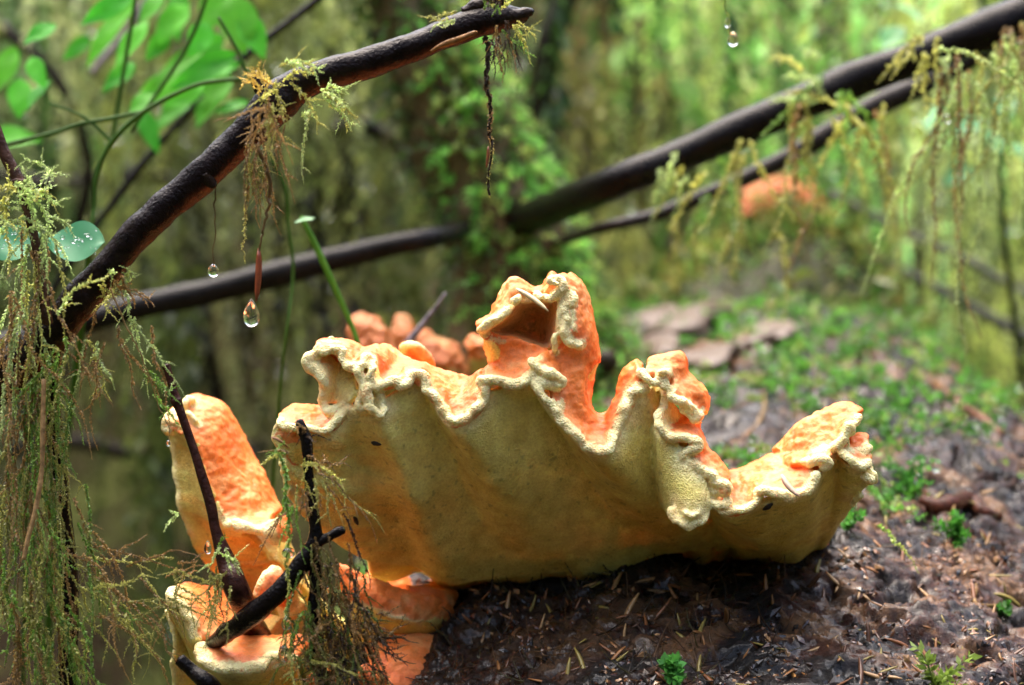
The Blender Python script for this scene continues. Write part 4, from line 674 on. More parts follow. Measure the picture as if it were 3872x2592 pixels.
def stump():
    c = P('D', 1790, 640, 1.70); root = empty('mossy_stump', (c[0], c[1], .30), 'low mossy hummock on the log carrying the far orange bracket', 'moss mound')
    u = np.linspace(0, math.pi / 2 * 1.15, 16); v = np.linspace(0, 2 * math.pi, 40, endpoint=False)
    V = np.stack([np.sin(u)[:, None] * np.cos(v)[None] * .15, np.sin(u)[:, None] * np.sin(v)[None] * .13, np.cos(u)[:, None] * .165 + 0 * v[None]], -1) + np.array([c[0], c[1], .30])
    V = V + .03 * fbm(V * 9, 3, 5)[..., None] * np.array([1, 1, 1]); i = np.arange(15)[:, None] * 40; j = np.arange(40)[None]; k = (j + 1) % 40
    mb = MB(); mb.add(V, np.stack([i + j, i + 40 + j, i + 40 + k, i + k], -1).reshape(-1, 4), None, (.05, .05, .018)); adopt(mb.build('core', M['bark']), root)
    mb = MB(); f = V.reshape(-1, 3); m = 5200; b = f[rng.integers(0, len(f), m)] + rng.normal(0, .006, (m, 3)); d = (b - np.array([c[0], c[1], .30])) * 3 + rng.normal(0, .5, (m, 3)) + [0, 0, -.2]
    leafquads(mb, b, d, rng.uniform(.008, .022, m), rng.uniform(.003, .007, m), np.concatenate([GREENS, FERN * 1.3])[rng.integers(0, 9, m)] * rng.uniform(.8, 1.5, (m, 1)))
    o = mb.build('moss', M['moss']); o['kind'] = 'stuff'; adopt(o, root)
stump()

# foreground branch
def front_branch():
    pts = [(1205, 36, 14, .886), (1180, 38, 24, .886), (1130, 44, 34, .885), (1050, 66, 33, .885), (950, 106, 33, .884), (850, 141, 34, .884), (760, 166, 36, .884), (690, 192, 37, .885), (640, 228, 46, .886), (592, 278, 44, .887), (525, 345, 41, .888), (445, 418, 39, .889), (370, 482, 37, .890), (302, 548, 36, .892), (240, 622, 38, .895), (172, 700, 45, .90), (112, 772, 46, .905), (30, 840, 50, .91), (-90, 950, 54, .93), (-300, 1160, 60, .96), (-560, 1600, 66, 1.0), (-700, 2350, 72, 1.05)]
    p, r = dpath(pts, .89, 8); root = empty('bent_branch', (p[-1][0], p[-1][1], p[-1][2]), 'bent dark wet branch with broken tip arching across in front', 'branch')
    g = fbm(p * 60, 3, 4)[:, None]; up = 0
    c = np.array([.009, .005, .005]) * (1 + .3 * g); r = r * (1 + .07 * fbm(p * 45, 2, 12)); mb = MB(); tube(mb, p, r, c, 36, .16, 110, 3)
    # reddish lower bark
    v = np.concatenate(mb.v); cc = np.concatenate(mb.c); n = len(p); ring = v[:n * 36].reshape(n, 36, 3); rel = (ring - p[:, None])[..., 2] / r[:, None]
    k = sstep(.25, .75, -rel + .35 * fbm(ring * 70, 3, 8))[..., None]; cr = cc[:n * 36].reshape(n, 36, 3) * (1 - k) + np.array([.055, .016, .008]) * k; cc[:n * 36] = cr.reshape(-1, 3); mb.c = [cc]; mb.v = [v]
    adopt(mb.build('stem', M['bark']), root)
    for nm, q in (('stub', [(625, 235, 22), (600, 200, 20), (588, 175, 16), (582, 168, 12)]), ('stub', [(470, 400, 22), (482, 418, 16), (492, 428, 9)]), ('broken_tip', [(1150, 40, 24), (1185, 34, 18), (1210, 30, 13), (1216, 34, 8)]), ('stub', [(1060, 30, 14), (1090, 16, 20), (1130, 4, 22), (1160, 2, 14)])):
        q, rr = dpath(q, .884, 5); mb = MB(); tube(mb, q, rr, (.02, .012, .009), 12, .4, 160); adopt(mb.build(nm, M['bark']), root)
    q, rr = dpath([(985, 118, 3), (1010, 104, 7), (1045, 92, 8), (1085, 76, 6), (1090, 72, 2)], .868, 5); mb = MB(); tube(mb, q, rr, (.22, .10, .03), 6, .2, 200); adopt(mb.build('bark_flake', M['bark']), root)
front_branch()
for lab, pts, c in (('upright dark twig draped in moss under the bent branch', [(128, 745, 20, .915), (118, 850, 20, .92), (122, 950, 19, .925), (134, 1080, 18, .93), (148, 1200, 18, .935), (158, 1330, 20, .94), (150, 1700, 24, .95), (140, 2420, 30, .98)], BLK),
                    ('brown knobbly twig rising above the moss by the round wet leaves', [(-40, 200, 12), (0, 320, 12), (14, 360, 14), (38, 405, 14), (42, 420, 17), (60, 470, 13), (80, 550, 12), (95, 640, 12), (108, 740, 14)], (.06, .028, .018)),
                    ('bare slanting twig with cut top in front of the upright slab', [(379, 836, 10), (384, 850, 9), (400, 905, 10), (403, 917, 13), (412, 940, 10), (440, 1020, 10), (462, 1090, 11), (483, 1160, 12), (494, 1215, 13), (520, 1290, 24), (548, 1365, 28), (600, 1480, 32, .95), (700, 1600, 34, 1.0)], (.045, .016, .012)),
                    ('black broken stub below the lowest fungus shelf', [(410, 1508, 15), (440, 1535, 17), (490, 1580, 22), (560, 1680, 28, .93), (680, 1800, 30, .98)], BLK),
                    ('pale dry stem dangling in the moss by the upright twig', [(100, 868, 5), (98, 960, 6), (95, 1080, 6), (80, 1170, 6), (62, 1240, 6), (54, 1280, 5)], (.42, .25, .11))):
    simple_branch('twig', lab, 'twig', pts, .885 if 'bare' in lab or 'knobbly' in lab else .875, c, noise=.22, sides=12, n=6)
def forked():
    root = empty('forked_twig', P('D', 505, 1455, .88), 'dark forked twig with moss tangles in front of the ruffled fungus', 'twig')
    for nm, pts in (('main_stem', [(684, 962, 10), (692, 985, 14), (700, 1010, 13), (706, 1080, 11), (712, 1150, 14), (722, 1225, 16), (704, 1272, 20), (640, 1350, 22), (570, 1412, 24, .876), (515, 1450, 21, .888), (480, 1475, 12, .90)]), ('side_stem', [(716, 1245, 14), (745, 1232, 12), (772, 1216, 12), (788, 1212, 8)]), ('side_stem', [(715, 1250, 16), (722, 1330, 15), (716, 1420, 16), (730, 1520, 18), (760, 1640, 20), (820, 1740, 22, .95)])):
        p, r = dpath(pts, .872, 6); mb = MB(); tube(mb, p, r, BLK, 12, .3, 150); adopt(mb.build(nm, M['bark']), root)
forked()

# ------------------------------------------------------------------ moss clumps, strands and drops
YG = np.array([.56, .56, .14]); BRM = np.array([.30, .185, .06]); PG = np.array([.54, .68, .25]); DK = np.array([.05, .03, .015]); GR = np.array([.22, .40, .06])
def sprig(mb, path, leaf, col, step=None, side=0, sl=.006, stem=.00022, k=3, ang=.8):
    leaf = leaf * 1.3; step = step or leaf * .36; strand(mb, path, step, leaf, col, k, ang, stem, np.asarray(col if np.ndim(col) == 1 else col[0]) * .7, .25, True, .5)
    if side:
        p = resample(path, np.linalg.norm(np.diff(path, axis=0), axis=1).sum() / (side + 1)); t, a, b = frames(p); f = rng.uniform(0, math.pi)
        for i in range(1, len(p) - 1):
            s = 1 if i % 2 else -1; d = t[i] * .6 + (a[i] * math.cos(f) + b[i] * math.sin(f)) * s * .9 + rng.normal(0, .2, 3); l = sl * rng.uniform(.6, 1.3)
            q = np.stack([p[i], p[i] + d * l * .5, p[i] + d * l + [0, 0, -.12 * l]]); cc = col if np.ndim(col) == 1 else col[-1]
            strand(mb, catmull(q, 3), step, leaf * .8, cc, 2, ang, stem * .7, cc * .7, .25, True, .5)
def droop(p0, v, n=6, g=.5, wob=.1):            # a curve starting along v and bending down
    v = np.asarray(v, float); L = np.linalg.norm(v); s = np.linspace(0, 1, n)[:, None]; w = np.cumsum(rng.normal(0, wob, (n, 3)), 0) * L / n; w -= w[0]
    return catmull(p0 + v * s + np.array([0, 0, -g * L]) * s ** 2 + w, 4)
def clump(label, items, group=None, name='moss_clump', cat='moss'):
    """items: (x, y, d, count, spread px, length range mm, heading bias xyz, droop, colours, leaf mm, side sprigs)"""
    mb = MB()
    for (x, y, d, n, sp, lr, hd, g, cols, leaf, side) in items:
        for _ in range(int(n * .75 + .5)):
            a = P('D', x + rng.normal(0, sp), y + rng.normal(0, sp), d + rng.normal(0, .004)); v = rng.normal(0, .2 if np.linalg.norm(np.asarray(hd) - [0, 0, -1]) < .4 else .5, 3) + np.asarray(hd); v /= np.linalg.norm(v); L = rng.uniform(*lr) * 1e-3
            c = cols[rng.integers(0, len(cols))] * rng.uniform(.75, 1.3); sprig(mb, droop(a, v * L, 6, g, .25), leaf * 1e-3 * rng.uniform(.8, 1.2), c, side=max(0, side - 1) if L > .03 else side)
    return tag(mb.build(name, M['moss']), label, cat, group)
def line(label, pts, d, leaf, cols, side=0, sl=.005, name='moss_strand', step=None, stem=.00025, k=3, ang=.8):
    p = catmull(np.array([P('D', q[0], q[1], q[2] if len(q) > 2 else d) for q in pts]), 6); p = p + .0003 * rng.normal(size=p.shape); mb = MB(); sprig(mb, p, leaf * 1e-3, np.asarray(cols), step, side, sl, stem, k, ang)
    return tag(mb.build(name, M['moss']), label, 'moss')
dn = (0, 0, -1)
clump('yellow green moss tuft gripping the knee of the bent branch', [(610, 205, .855, 9, 14, (8, 17), (-.5, -.2, .7), .3, [YG, YG * [1.2, .9, .8]], 1.3, 5), (660, 170, .86, 6, 18, (10, 20), (1.0, -.2, .4), .5, [YG, PG], 1.3, 4), (740, 220, .87, 7, 12, (10, 18), (.9, -.2, -.3), .5, [YG, PG], 1.2, 4), (610, 250, .845, 14, 16, (8, 22), (-.1, -.4, -.8), .2, [BRM, YG * .8, BRM * 1.5], .9, 3), (690, 270, .87, 3, 8, (14, 24), (.4, 0, -1), .3, [PG], 1.3, 3)])
clump('brown stringy moss hanging under the knee of the bent branch', [(590, 310, .87, 16, 22, (12, 30), (0, -.1, -1), .2, [BRM, BRM * .7, YG * .6], .9, 2), (575, 370, .875, 10, 14, (10, 30), dn, .1, [BRM, YG * .6], .8, 2)])
clump('dark moss and green sprigs on the broken tip of the bent branch', [(1130, 10, .872, 16, 16, (5, 12), (0, -.3, .5), .2, [GR, YG, DK], 1.0, 2), (1035, 45, .862, 5, 10, (9, 16), (-.7, -.3, .25), .2, [YG, PG], 1.3, 0), (1140, 75, .87, 18, 18, (6, 16), (.1, -.1, -1), .1, [DK, BRM, DK], .8, 1), (1175, 60, .872, 8, 10, (8, 16), (.8, -.1, -.6), .2, [YG, GR], 1.0, 2)])
line('long brown and green moss strand dangling from the broken branch tip', [(1112, 85), (1115, 130), (1112, 200), (1122, 240), (1118, 300), (1126, 335), (1120, 380), (1117, 420), (1121, 450)], .882, 1.5, [DK, DK, BRM, BRM * 1.4, YG, YG], step=.00034, stem=.001)
line('brown knotted strand hanging with a needle and a drop', [(585, 330), (605, 375), (618, 430), (612, 480), (600, 530), (592, 575)], .868, .8, [BRM * .8, DK, BRM, BRM], step=.0003, stem=.0009)
line('pale green beaded strand hanging beside the needle drop', [(570, 420), (562, 470), (560, 520), (556, 560), (558, 602)], .873, 1.2, [BRM, YG, YG])
line('fine dark thread holding the small round drop', [(494, 430), (490, 480), (493, 530), (488, 580), (488, 612)], .888, .5, [BRM * .6, BRM * .6], step=.0012, stem=.0003)
line('thin brown root thread trailing over the orange slab', [(255, 660), (290, 750), (318, 800), (340, 860), (352, 900), (372, 950), (388, 985), (385, 1010)], .872, .5, [BRM * 1.2, BRM * 1.4], step=.001, stem=.00035)
line('green feathery strand over the forked twig carrying several drops', [(640, 1040), (652, 1080), (655, 1150), (662, 1230), (655, 1290), (662, 1350), (655, 1400), (652, 1450), (650, 1480)], .858, 1.5, [GR, GR, YG * .9, GR], step=.0005, stem=.0004)
for lab, x, L, d in (('pale moss strand with tiny drops at the top edge', 1658, 105, 1.0),):
    line(lab, [(x + 2, -60), (x, 10), (x + 8, 60), (x + 14, 85), (x + 22, 105)], d, 1.2, [GR, YG], stem=.0005)
# the big draped mass on the left
clump('thick curtain of green moss draped over the upright twig', [(60, 470, .88, 26, 34, (10, 30), (.3, -.1, .2), .7, [PG, YG, PG], 1.5, 5), (90, 560, .885, 18, 26, (25, 60), dn, .2, [PG, YG, BRM], 1.2, 4), (45, 720, .88, 22, 28, (30, 80), dn, .1, [PG * .9, YG * .8, BRM], 1.2, 4), (120, 800, .882, 12, 24, (20, 55), dn, .1, [YG * .8, BRM, GR], 1.2, 4), (60, 900, .885, 32, 40, (30, 80), dn, .1, [YG * .7, BRM, GR * .8], 1.1, 4), (60, 1080, .89, 34, 44, (30, 75), dn, .1, [YG * .65, BRM, GR * .8], 1.1, 4), (110, 1260, .885, 40, 50, (20, 60), (.2, 0, -1), .1, [YG * .7, BRM, GR * .9], 1.1, 4), (60, 1400, .88, 26, 60, (20, 50), dn, .1, [YG * .6, GR * .8, BRM], 1.2, 4)])
clump('loose moss wisps spreading from the curtain towards the lowest shelf', [(200, 1320, .885, 16, 40, (20, 45), (1.0, -.1, -.5), .3, [YG * .8, BRM, GR], 1.1, 3), (300, 1350, .89, 12, 40, (15, 35), (.9, 0, -.2), .3, [BRM, YG * .6], .8, 2), (170, 1430, .88, 16, 40, (20, 45), (.3, 0, -1), .2, [GR, YG * .8], 1.3, 3), (400, 1330, .90, 14, 24, (10, 28), (.2, 0, -.6), .2, [BRM, YG * .6], .9, 2)])
clump('sparse moss sprigs hanging under the bend of the bent branch', [(260, 640, .885, 9, 16, (10, 22), (.6, 0, -.6), .3, [PG, BRM, YG], 1.3, 4), (290, 740, .885, 8, 24, (14, 36), (.2, 0, -1), .2, [PG, BRM], 1.2, 3), (330, 880, .885, 4, 20, (10, 22), (.8, 0, -.5), .3, [GR], 1.3, 2), (200, 790, .885, 10, 30, (15, 40), dn, .1, [BRM, YG * .8, PG], 1.2, 3)])
line('pale green collar of moss around the bent branch', [(130, 720, .862), (150, 690, .858), (175, 660, .855), (195, 648, .853), (230, 640, .853), (250, 632, .86)], .86, 1.4, [PG, YG], side=6, sl=.004)
clump('moss tuft tangled on the top of the forked twig', [(690, 985, .862, 8, 10, (5, 12), (0, -.2, .2), .2, [DK, BRM], .8, 1), (650, 1040, .862, 6, 8, (6, 14), (-.9, -.1, .2), .2, [YG, GR, BRM], 1.1, 0), (710, 1060, .86, 9, 12, (6, 16), (.5, -.3, 0), .4, [YG, BRM], 1.1, 2), (700, 1100, .86, 8, 14, (8, 18), (.2, -.2, -1), .2, [BRM, YG * .8], .9, 2), (740, 1100, .862, 6, 10, (14, 36), (.5, 0, -1), .2, [BRM * .8, YG * .7], .8, 2), (665, 1150, .86, 6, 8, (10, 24), (-.3, 0, -1), .2, [GR, BRM], .9, 2)])
clump('dark tangled moss and roots hanging round the forked twig', [(740, 1280, .868, 36, 34, (12, 34), (.2, -.1, -1), .2, [BRM * .6, DK, BRM, YG * .5], .9, 3), (780, 1400, .868, 60, 44, (12, 34), (.2, -.1, -.8), .2, [DK, BRM * .6, BRM, GR * .4], .9, 3), (750, 1500, .866, 60, 50, (10, 30), (0, -.2, -.4), .2, [DK, BRM * .6, YG * .5], .9, 3), (840, 1440, .872, 20, 26, (8, 22), (.9, 0, -.3), .2, [BRM * .7, DK], .9, 2), (700, 1400, .862, 14, 20, (15, 36), dn, .1, [BRM, GR * .7], .9, 3)])
clump('brown and green sprigs hanging on the bare slanting twig', [(500, 1250, .872, 5, 8, (6, 14), (0, -.2, -.6), .2, [GR, PG], 1.1, 2), (505, 1330, .872, 16, 18, (8, 26), (-.5, -.1, -.5), .3, [BRM, YG * .6], .9, 2), (405, 1178, .88, 3, 4, (6, 12), (-.9, 0, 0), .1, [PG], 1.2, 0)])
# sprigs on the blurred right-hand branches
clump('blurred moss sprig cluster riding on the thick black branch', [(1870, 200, 1.19, 8, 30, (15, 40), (-.8, -.2, .5), .5, [YG, PG], 3, 2), (1920, 240, 1.185, 10, 30, (20, 45), (.5, -.2, -.4), .4, [YG, GR], 3, 2)])
clump('blurred moss strings hanging from the middle of the black branch', [(1860, 260, 1.19, 6, 26, (40, 90), dn, 0, [YG * .8, BRM], 2.6, 1), (1960, 260, 1.19, 5, 26, (35, 80), dn, 0, [YG * .8, BRM], 2.6, 1), (1690, 330, 1.19, 6, 14, (30, 75), dn, 0, [YG, YG * .7], 2.6, 1), (1560, 390, 1.2, 8, 30, (15, 40), (-.3, 0, -1), 0, [YG, PG], 2.6, 1), (1800, 400, 1.25, 5, 60, (20, 60), dn, .1, [YG * .8, GR, BRM], 2.6, 1), (1650, 470, 1.27, 5, 50, (20, 50), dn, .1, [YG * .8, GR], 2.6, 1)])
clump('pale moss strings falling from the thick end of the black branch', [(2160, 120, 1.12, 6, 20, (25, 60), (-.1, 0, -1), 0, [YG, PG], 2.2, 2), (2210, 170, 1.12, 10, 24, (50, 130), dn, 0, [BRM, YG * .8, PG], 2.2, 2), (2280, 120, 1.12, 12, 40, (40, 120), dn, 0, [YG * .7, BRM, PG], 2.2, 2), (2100, 90, 1.12, 5, 14, (18, 34), (-.7, 0, -.7), .2, [YG], 2.2, 2), (2320, 60, 1.14, 8, 40, (30, 90), dn, 0, [YG * .7, BRM], 2.2, 2)])
line('curved pale moss frond arching to the right under the black branch', [(2150, 115), (2200, 118), (2250, 140), (2300, 175), (2350, 215), (2400, 260)], 1.05, 2.0, [PG, YG], stem=.0006)
line('long thin pale strand hanging lowest of the right curtain', [(2190, 120), (2196, 300), (2200, 450), (2194, 560), (2188, 660), (2195, 740), (2210, 800), (2200, 850)], 1.1, 2.0, [BRM, BRM, PG, PG], stem=.0005)
line('looped pale strand hanging beside the lowest one', [(2240, 200), (2250, 320), (2238, 430), (2242, 520), (2215, 590), (2196, 640)], 1.12, 2.2, [PG, PG, YG], stem=.0005)
def drops():
    def drop(label, x, y, d, w, h):             # pointed at the top, round below
        c = P('D', x, y, d); R = w * 1.3 * PXD(d) / 2; H = h * PXD(d); n = 22; t = np.linspace(0, math.pi, n); rr = R * np.sin(t) * (np.sin(t / 2) ** (0.25 + 1.2 * max(0, H / (2 * R) - 1))); zz = np.cos(t) * H / 2
        sd_ = 24; th = np.arange(sd_) / sd_ * 2 * math.pi; v = np.stack([c[0] + rr[:, None] * np.cos(th), c[1] + rr[:, None] * np.sin(th), c[2] + zz[:, None] + 0 * th], -1)
        i = np.arange(n - 1)[:, None] * sd_; j = np.arange(sd_)[None]; k = (j + 1) % sd_; mb = MB(); mb.add(v, np.stack([i + j, i + sd_ + j, i + sd_ + k, i + k], -1).reshape(-1, 4)); tag(mb.build('water_drop', M['water']), label, 'water drop')
    drop('large clear pear-shaped drop hanging below the brown needle', 575, 716, .868, 36, 66); drop('small round clear drop on the fine dark thread', 488, 619, .888, 22, 30); drop('round clear drop at the end of the green feathery strand', 650, 1494, .858, 26, 44)
    drop('slim drop stretched along the green feathery strand, above the round one', 655, 1425, .857, 20, 34); drop('flattened drop high on the green feathery strand', 660, 1264, .857, 26, 26); drop('clear drop under the sprigs on the bare slanting twig', 475, 1252, .872, 17, 32); drop('tiny drop among the roots right of the forked twig', 748, 1350, .866, 12, 22)
    drop('drop on the pale strand at the top edge', 1676, 90, 1.0, 22, 34); drop('drop upper on the pale strand at the top edge', 1664, 52, 1.0, 14, 24); drop('little drop at the end of the root thread', 385, 1014, .872, 9, 14)
    drop('blurred drop under the pale moss strings by the black branch', 2165, 272, 1.1, 20, 22)
drops()

# ------------------------------------------------------------------ leaves and grass
def leaf_mesh(a, b, w, nrm, col, curl=.15, nu=9, nv=5, fold=.12, seed=0):
    a, b, nrm = (np.asarray(q, float) for q in (a, b, nrm)); ax = b - a; L = np.linalg.norm(ax); ax /= L; s = np.cross(nrm, ax); s /= np.linalg.norm(s); n = np.cross(ax, s)
    u = np.linspace(0, 1, nu)[:, None]; v = np.linspace(-1, 1, nv)[None]; hw = w / 2 * np.sin(np.pi * np.clip(u, .0, 1) ** .8) ** .95
    V = a + ax * (u * L)[..., None] + s * (v * hw)[..., None] + n * (np.abs(v) * hw * fold * 2 - curl * L * u ** 2 + .02 * L * np.sin(u * 9 + v * 2 + seed))[..., None]
    i = np.arange(nu - 1)[:, None] * nv + np.arange(nv - 1)[None]; mb = MB(); mb.add(V, np.stack([i, i + 1, i + nv + 1, i + nv], -1).reshape(-1, 4), None, col); return mb
def shrub():
    root = empty('leafy_shrub', P('D', 215, 520, 1.06) + np.array([0, 0, -.02]), 'bright green leafy shrub with thin arching stems behind the bent branch', 'shrub')
    for pts, d in (([(575, 180, 4), (500, 186, 5), (436, 200, 5), (329, 256, 6), (255, 326, 6), (221, 402, 6), (215, 470, 5), (205, 560, 6), (180, 800, 8, 1.1), (120, 1300, 10, 1.2), (60, 2300, 12, 1.3)], 1.06), ([(329, 256, 5), (250, 272, 5), (180, 285, 5), (120, 305, 5), (0, 335, 5)], 1.07), ([(500, 40, 4), (540, 110, 4), (565, 165, 4), (575, 180, 4)], 1.06), ([(255, 326, 4), (220, 290, 4), (180, 262, 3), (110, 235, 3)], 1.07),
                   ([(600, 330, 4), (650, 420, 5), (660, 520, 4), (670, 640, 4), (640, 900, 4), (600, 1500, 6, 1.2), (580, 2200, 8, 1.3)], 1.08), ([(300, 300, 4), (420, 120, 5), (470, 0, 5), (500, -120, 4)], 1.12), ([(255, 326, 5), (280, 180, 5), (300, 60, 5), (320, -60, 4)], 1.14)):
        p, r = dpath(pts, d, 6); mb = MB(); tube(mb, p, r, (.06, .14, .02), 8, .1, 80); adopt(mb.build('stem', M['leaf']), root)
    LV = [((330, 60), (260, 150), 60), ((420, 20), (360, 90), 66), ((500, 90), (420, 150), 62), ((560, 40), (600, 120), 60), ((30, 120), (-10, 200), 60), ((110, 190), (60, 240), 50), ((300, 150), (240, 200), 44), ((430, 230), (350, 290), 56), ((520, 180), (470, 250), 56), ((300, 10), (200, 125), 62), ((292, -6), (195, 46), 50), ((370, -10), (320, 46), 44), ((412, -10), (400, 80), 60), ((537, 5), (555, 105), 90), ((455, 115), (345, 190), 52), ((523, 130), (400, 190), 60), ((535, 150), (440, 186), 44), ((400, 170), (310, 250), 60), ((455, 200), (380, 240), 50), ((330, 262), (356, 338), 44), ((74, 138), (96, 192), 44), ((47, 190), (42, 258), 56), ((-20, 318), (78, 312), 64), ((350, 215), (300, 250), 46), ((490, 220), (450, 280), 50), ((470, 60), (440, 120), 60), ((505, -10), (470, 60), 70), ((200, 90), (150, 130), 36), ((560, 235), (500, 250), 40), ((440, 140), (470, 210), 60), ((120, 60), (60, 90), 46), ((380, 80), (340, 130), 44), ((480, 150), (520, 215), 52)]
    for i, (a, b, w) in enumerate(LV):
        d = 1.18 + .12 * ((i * 7) % 5) / 4; c = np.array([.085, .42, .025]) * rng.uniform(.8, 1.25) * np.array([rng.uniform(.7, 1.3), 1, 1])
        adopt(leaf_mesh(P('D', a[0] - .15 * (b[0] - a[0]), a[1] - .15 * (b[1] - a[1]), d), P('D', b[0] + .12 * (b[0] - a[0]), b[1] + .12 * (b[1] - a[1]), d - .012), 1.02 * w * PXD(d), rng.normal(0, .3, 3) + np.array([0, -.8, .6]), c, .12, seed=i).build('leaf', M['leaf']), root)
    # bright leaves against the far bank on the right
    root = empty('leafy_shrub', P('D', 1560, 330, 1.9) + np.array([0, 0, -.05]), 'far blurred shrub with yellow green leaves between the tree and black branch', 'shrub')
    p, r = dpath([(1500, -60, 5), (1520, 120, 6), (1545, 260, 7), (1560, 420, 8), (1570, 700, 9, 2.0)], 1.9, 5); mb = MB(); tube(mb, p, r, (.06, .08, .02), 8); adopt(mb.build('stem', M['leaf']), root)
    for i, (a, b, w) in enumerate([((1540, 180), (1600, 235), 70), ((1490, 40), (1560, 95), 90), ((1450, 90), (1400, 160), 60), ((1560, 250), (1640, 290), 60), ((1500, 10), (1430, 40), 70), ((1590, 40), (1640, 100), 60), ((1440, 180), (1390, 230), 50), ((1600, 110), (1660, 150), 60), ((1480, 120), (1530, 170), 60)]):
        adopt(leaf_mesh(P('D', *a, 1.9), P('D', *b, 1.86), w * PXD(1.9), rng.normal(0, .3, 3) + np.array([0, -.6, .9]), np.array([.16, .36, .04]) * rng.uniform(.8, 1.2), .1, seed=i).build('leaf', M['leaf']), root)
    root = empty('leafy_shrub', P('D', 2280, 420, 1.5) + np.array([0, 0, -.05]), 'blurred shrub with blue green leaves behind the pale strands', 'shrub')
    p, r = dpath([(2240, -60, 4), (2260, 150, 5), (2280, 320, 6), (2300, 560, 7), (2340, 900, 8, 1.6)], 1.5, 5); mb = MB(); tube(mb, p, r, (.06, .08, .03), 8); adopt(mb.build('stem', M['leaf']), root)
    for i, (a, b, w) in enumerate([((2255, 300), (2290, 345), 50), ((2290, 215), (2310, 270), 46), ((2250, 270), (2180, 300), 60), ((2150, 240), (2120, 300), 60), ((2040, 8), (2110, 40), 50), ((2060, 60), (2020, 110), 60), ((2310, 330), (2370, 370), 54), ((2220, 380), (2160, 420), 56)]):
        adopt(leaf_mesh(P('D', *a, 1.5), P('D', *b, 1.48), w * PXD(1.5), rng.normal(0, .3, 3) + np.array([0, -.5, 1.0]), np.array([.10, .30, .10]) * rng.uniform(.8, 1.2), .1, seed=i).build('leaf', M['wetleaf']), root)
shrub()
def wet_leaves():
    root = empty('round_leaf_plant', P('D', 60, 700, .96), 'small plant with two round blue green leaves beaded with rain', 'plant')
    for a, b, w, c in (((240, 556), (98, 552), 92, (.06, .24, .11)), ((-30, 580), (96, 530), 86, (.06, .24, .11))):
        l = adopt(leaf_mesh(P('D', *a, .945), P('D', *b, .955), 1.12 * w * PXD(.95), np.array([0, -.9, .55]), c, .03, 14, 9, .06).build('leaf', M['wetleaf']), root)
    p, r = dpath([(98, 545, 3), (92, 600, 3), (80, 800, 4), (60, 1200, 5, 1.0), (40, 2300, 6, 1.05)], .957, 5); mb = MB(); tube(mb, p, r, (.08, .12, .03), 6); adopt(mb.build('stem', M['leaf']), root)
    me = None
    for i in range(30):
        s = i % 2; x = rng.uniform(120, 225) if i % 3 else rng.uniform(0, 80); y = 552 + rng.normal(0, 14)
        c = P('D', x, y, .938); mb = MB(); R = rng.uniform(.0004, .0011); t = np.linspace(0, math.pi, 8); th = np.arange(10) / 10 * 2 * math.pi
        v = np.stack([c[0] + R * np.sin(t)[:, None] * np.cos(th), c[1] + R * .7 * np.sin(t)[:, None] * np.sin(th), c[2] + R * .8 * np.cos(t)[:, None] + 0 * th], -1); ii = np.arange(7)[:, None] * 10; j = np.arange(10)[None]; k = (j + 1) % 10
        mb.add(v, np.stack([ii + j, ii + 10 + j, ii + 10 + k, ii + k], -1).reshape(-1, 4)); tag(mb.build('rain_bead', M['water']), 'tiny rain bead sitting on a round blue green leaf', 'water drop', 'rain beads on the round leaves')
wet_leaves()
def grass():
    p, r = dpath([(688, 495, 4), (706, 530, 7), (742, 606, 8), (780, 690, 7), (806, 750, 6), (822, 800, 6), (840, 880, 6, 1.06)], 1.05, 6); mb = MB(); tube(mb, p, r, (.10, .26, .03), 6, .05)
    root = empty('grass_blade', p[-1], 'single green grass stem leaning up beside the rusty blurred fungus', 'grass'); adopt(mb.build('blade', M['leaf']), root)
    adopt(leaf_mesh(P('D', 720, 498, 1.05), P('D', 672, 508, 1.04), 18 * PXD(1.05), (0, -.5, 1), (.18, .36, .16), .05).build('tip_leaf', M['wetleaf']), root)
grass()

def wood_chips():                               # pale broken wood on the back of the log
    for lab, x, y, a, b, h in (('flat pale pinkish wood plate on the log behind the hooded peak', .112, 1.5, .03, .06, .006), ('long pale splinter beside the flat wood plate', .10, 1.44, .012, .06, .004), ('small pale wood chip in front of the flat plate', .125, 1.36, .02, .028, .004), ('pale wood chip among moss right of the flat plate', .17, 1.42, .018, .03, .004)):
        u = np.linspace(0, math.pi, 10); v = np.arange(24) / 24 * 2 * math.pi; hh = log_hit(x, y); c = hh[0]
        V = np.stack([np.sin(u)[:, None] * np.cos(v) * a, np.sin(u)[:, None] * np.sin(v) * b, np.cos(u)[:, None] * h + 0 * v], -1); V = V * (1 + .9 * fbm(V * 75 + x * 90, 4, 4)[..., None]) + V[..., :1] * np.array([0, 0, .25]) + c + np.array([0, 0, .004])
        i = np.arange(9)[:, None] * 24; j = np.arange(24)[None]; k = (j + 1) % 24; mb = MB(); mb.add(V, np.stack([i + j, i + 24 + j, i + 24 + k, i + k], -1).reshape(-1, 4), None, (.11, .075, .055)); tag(mb.build('wood_chip', M['debris']), lab, 'wood')
wood_chips()
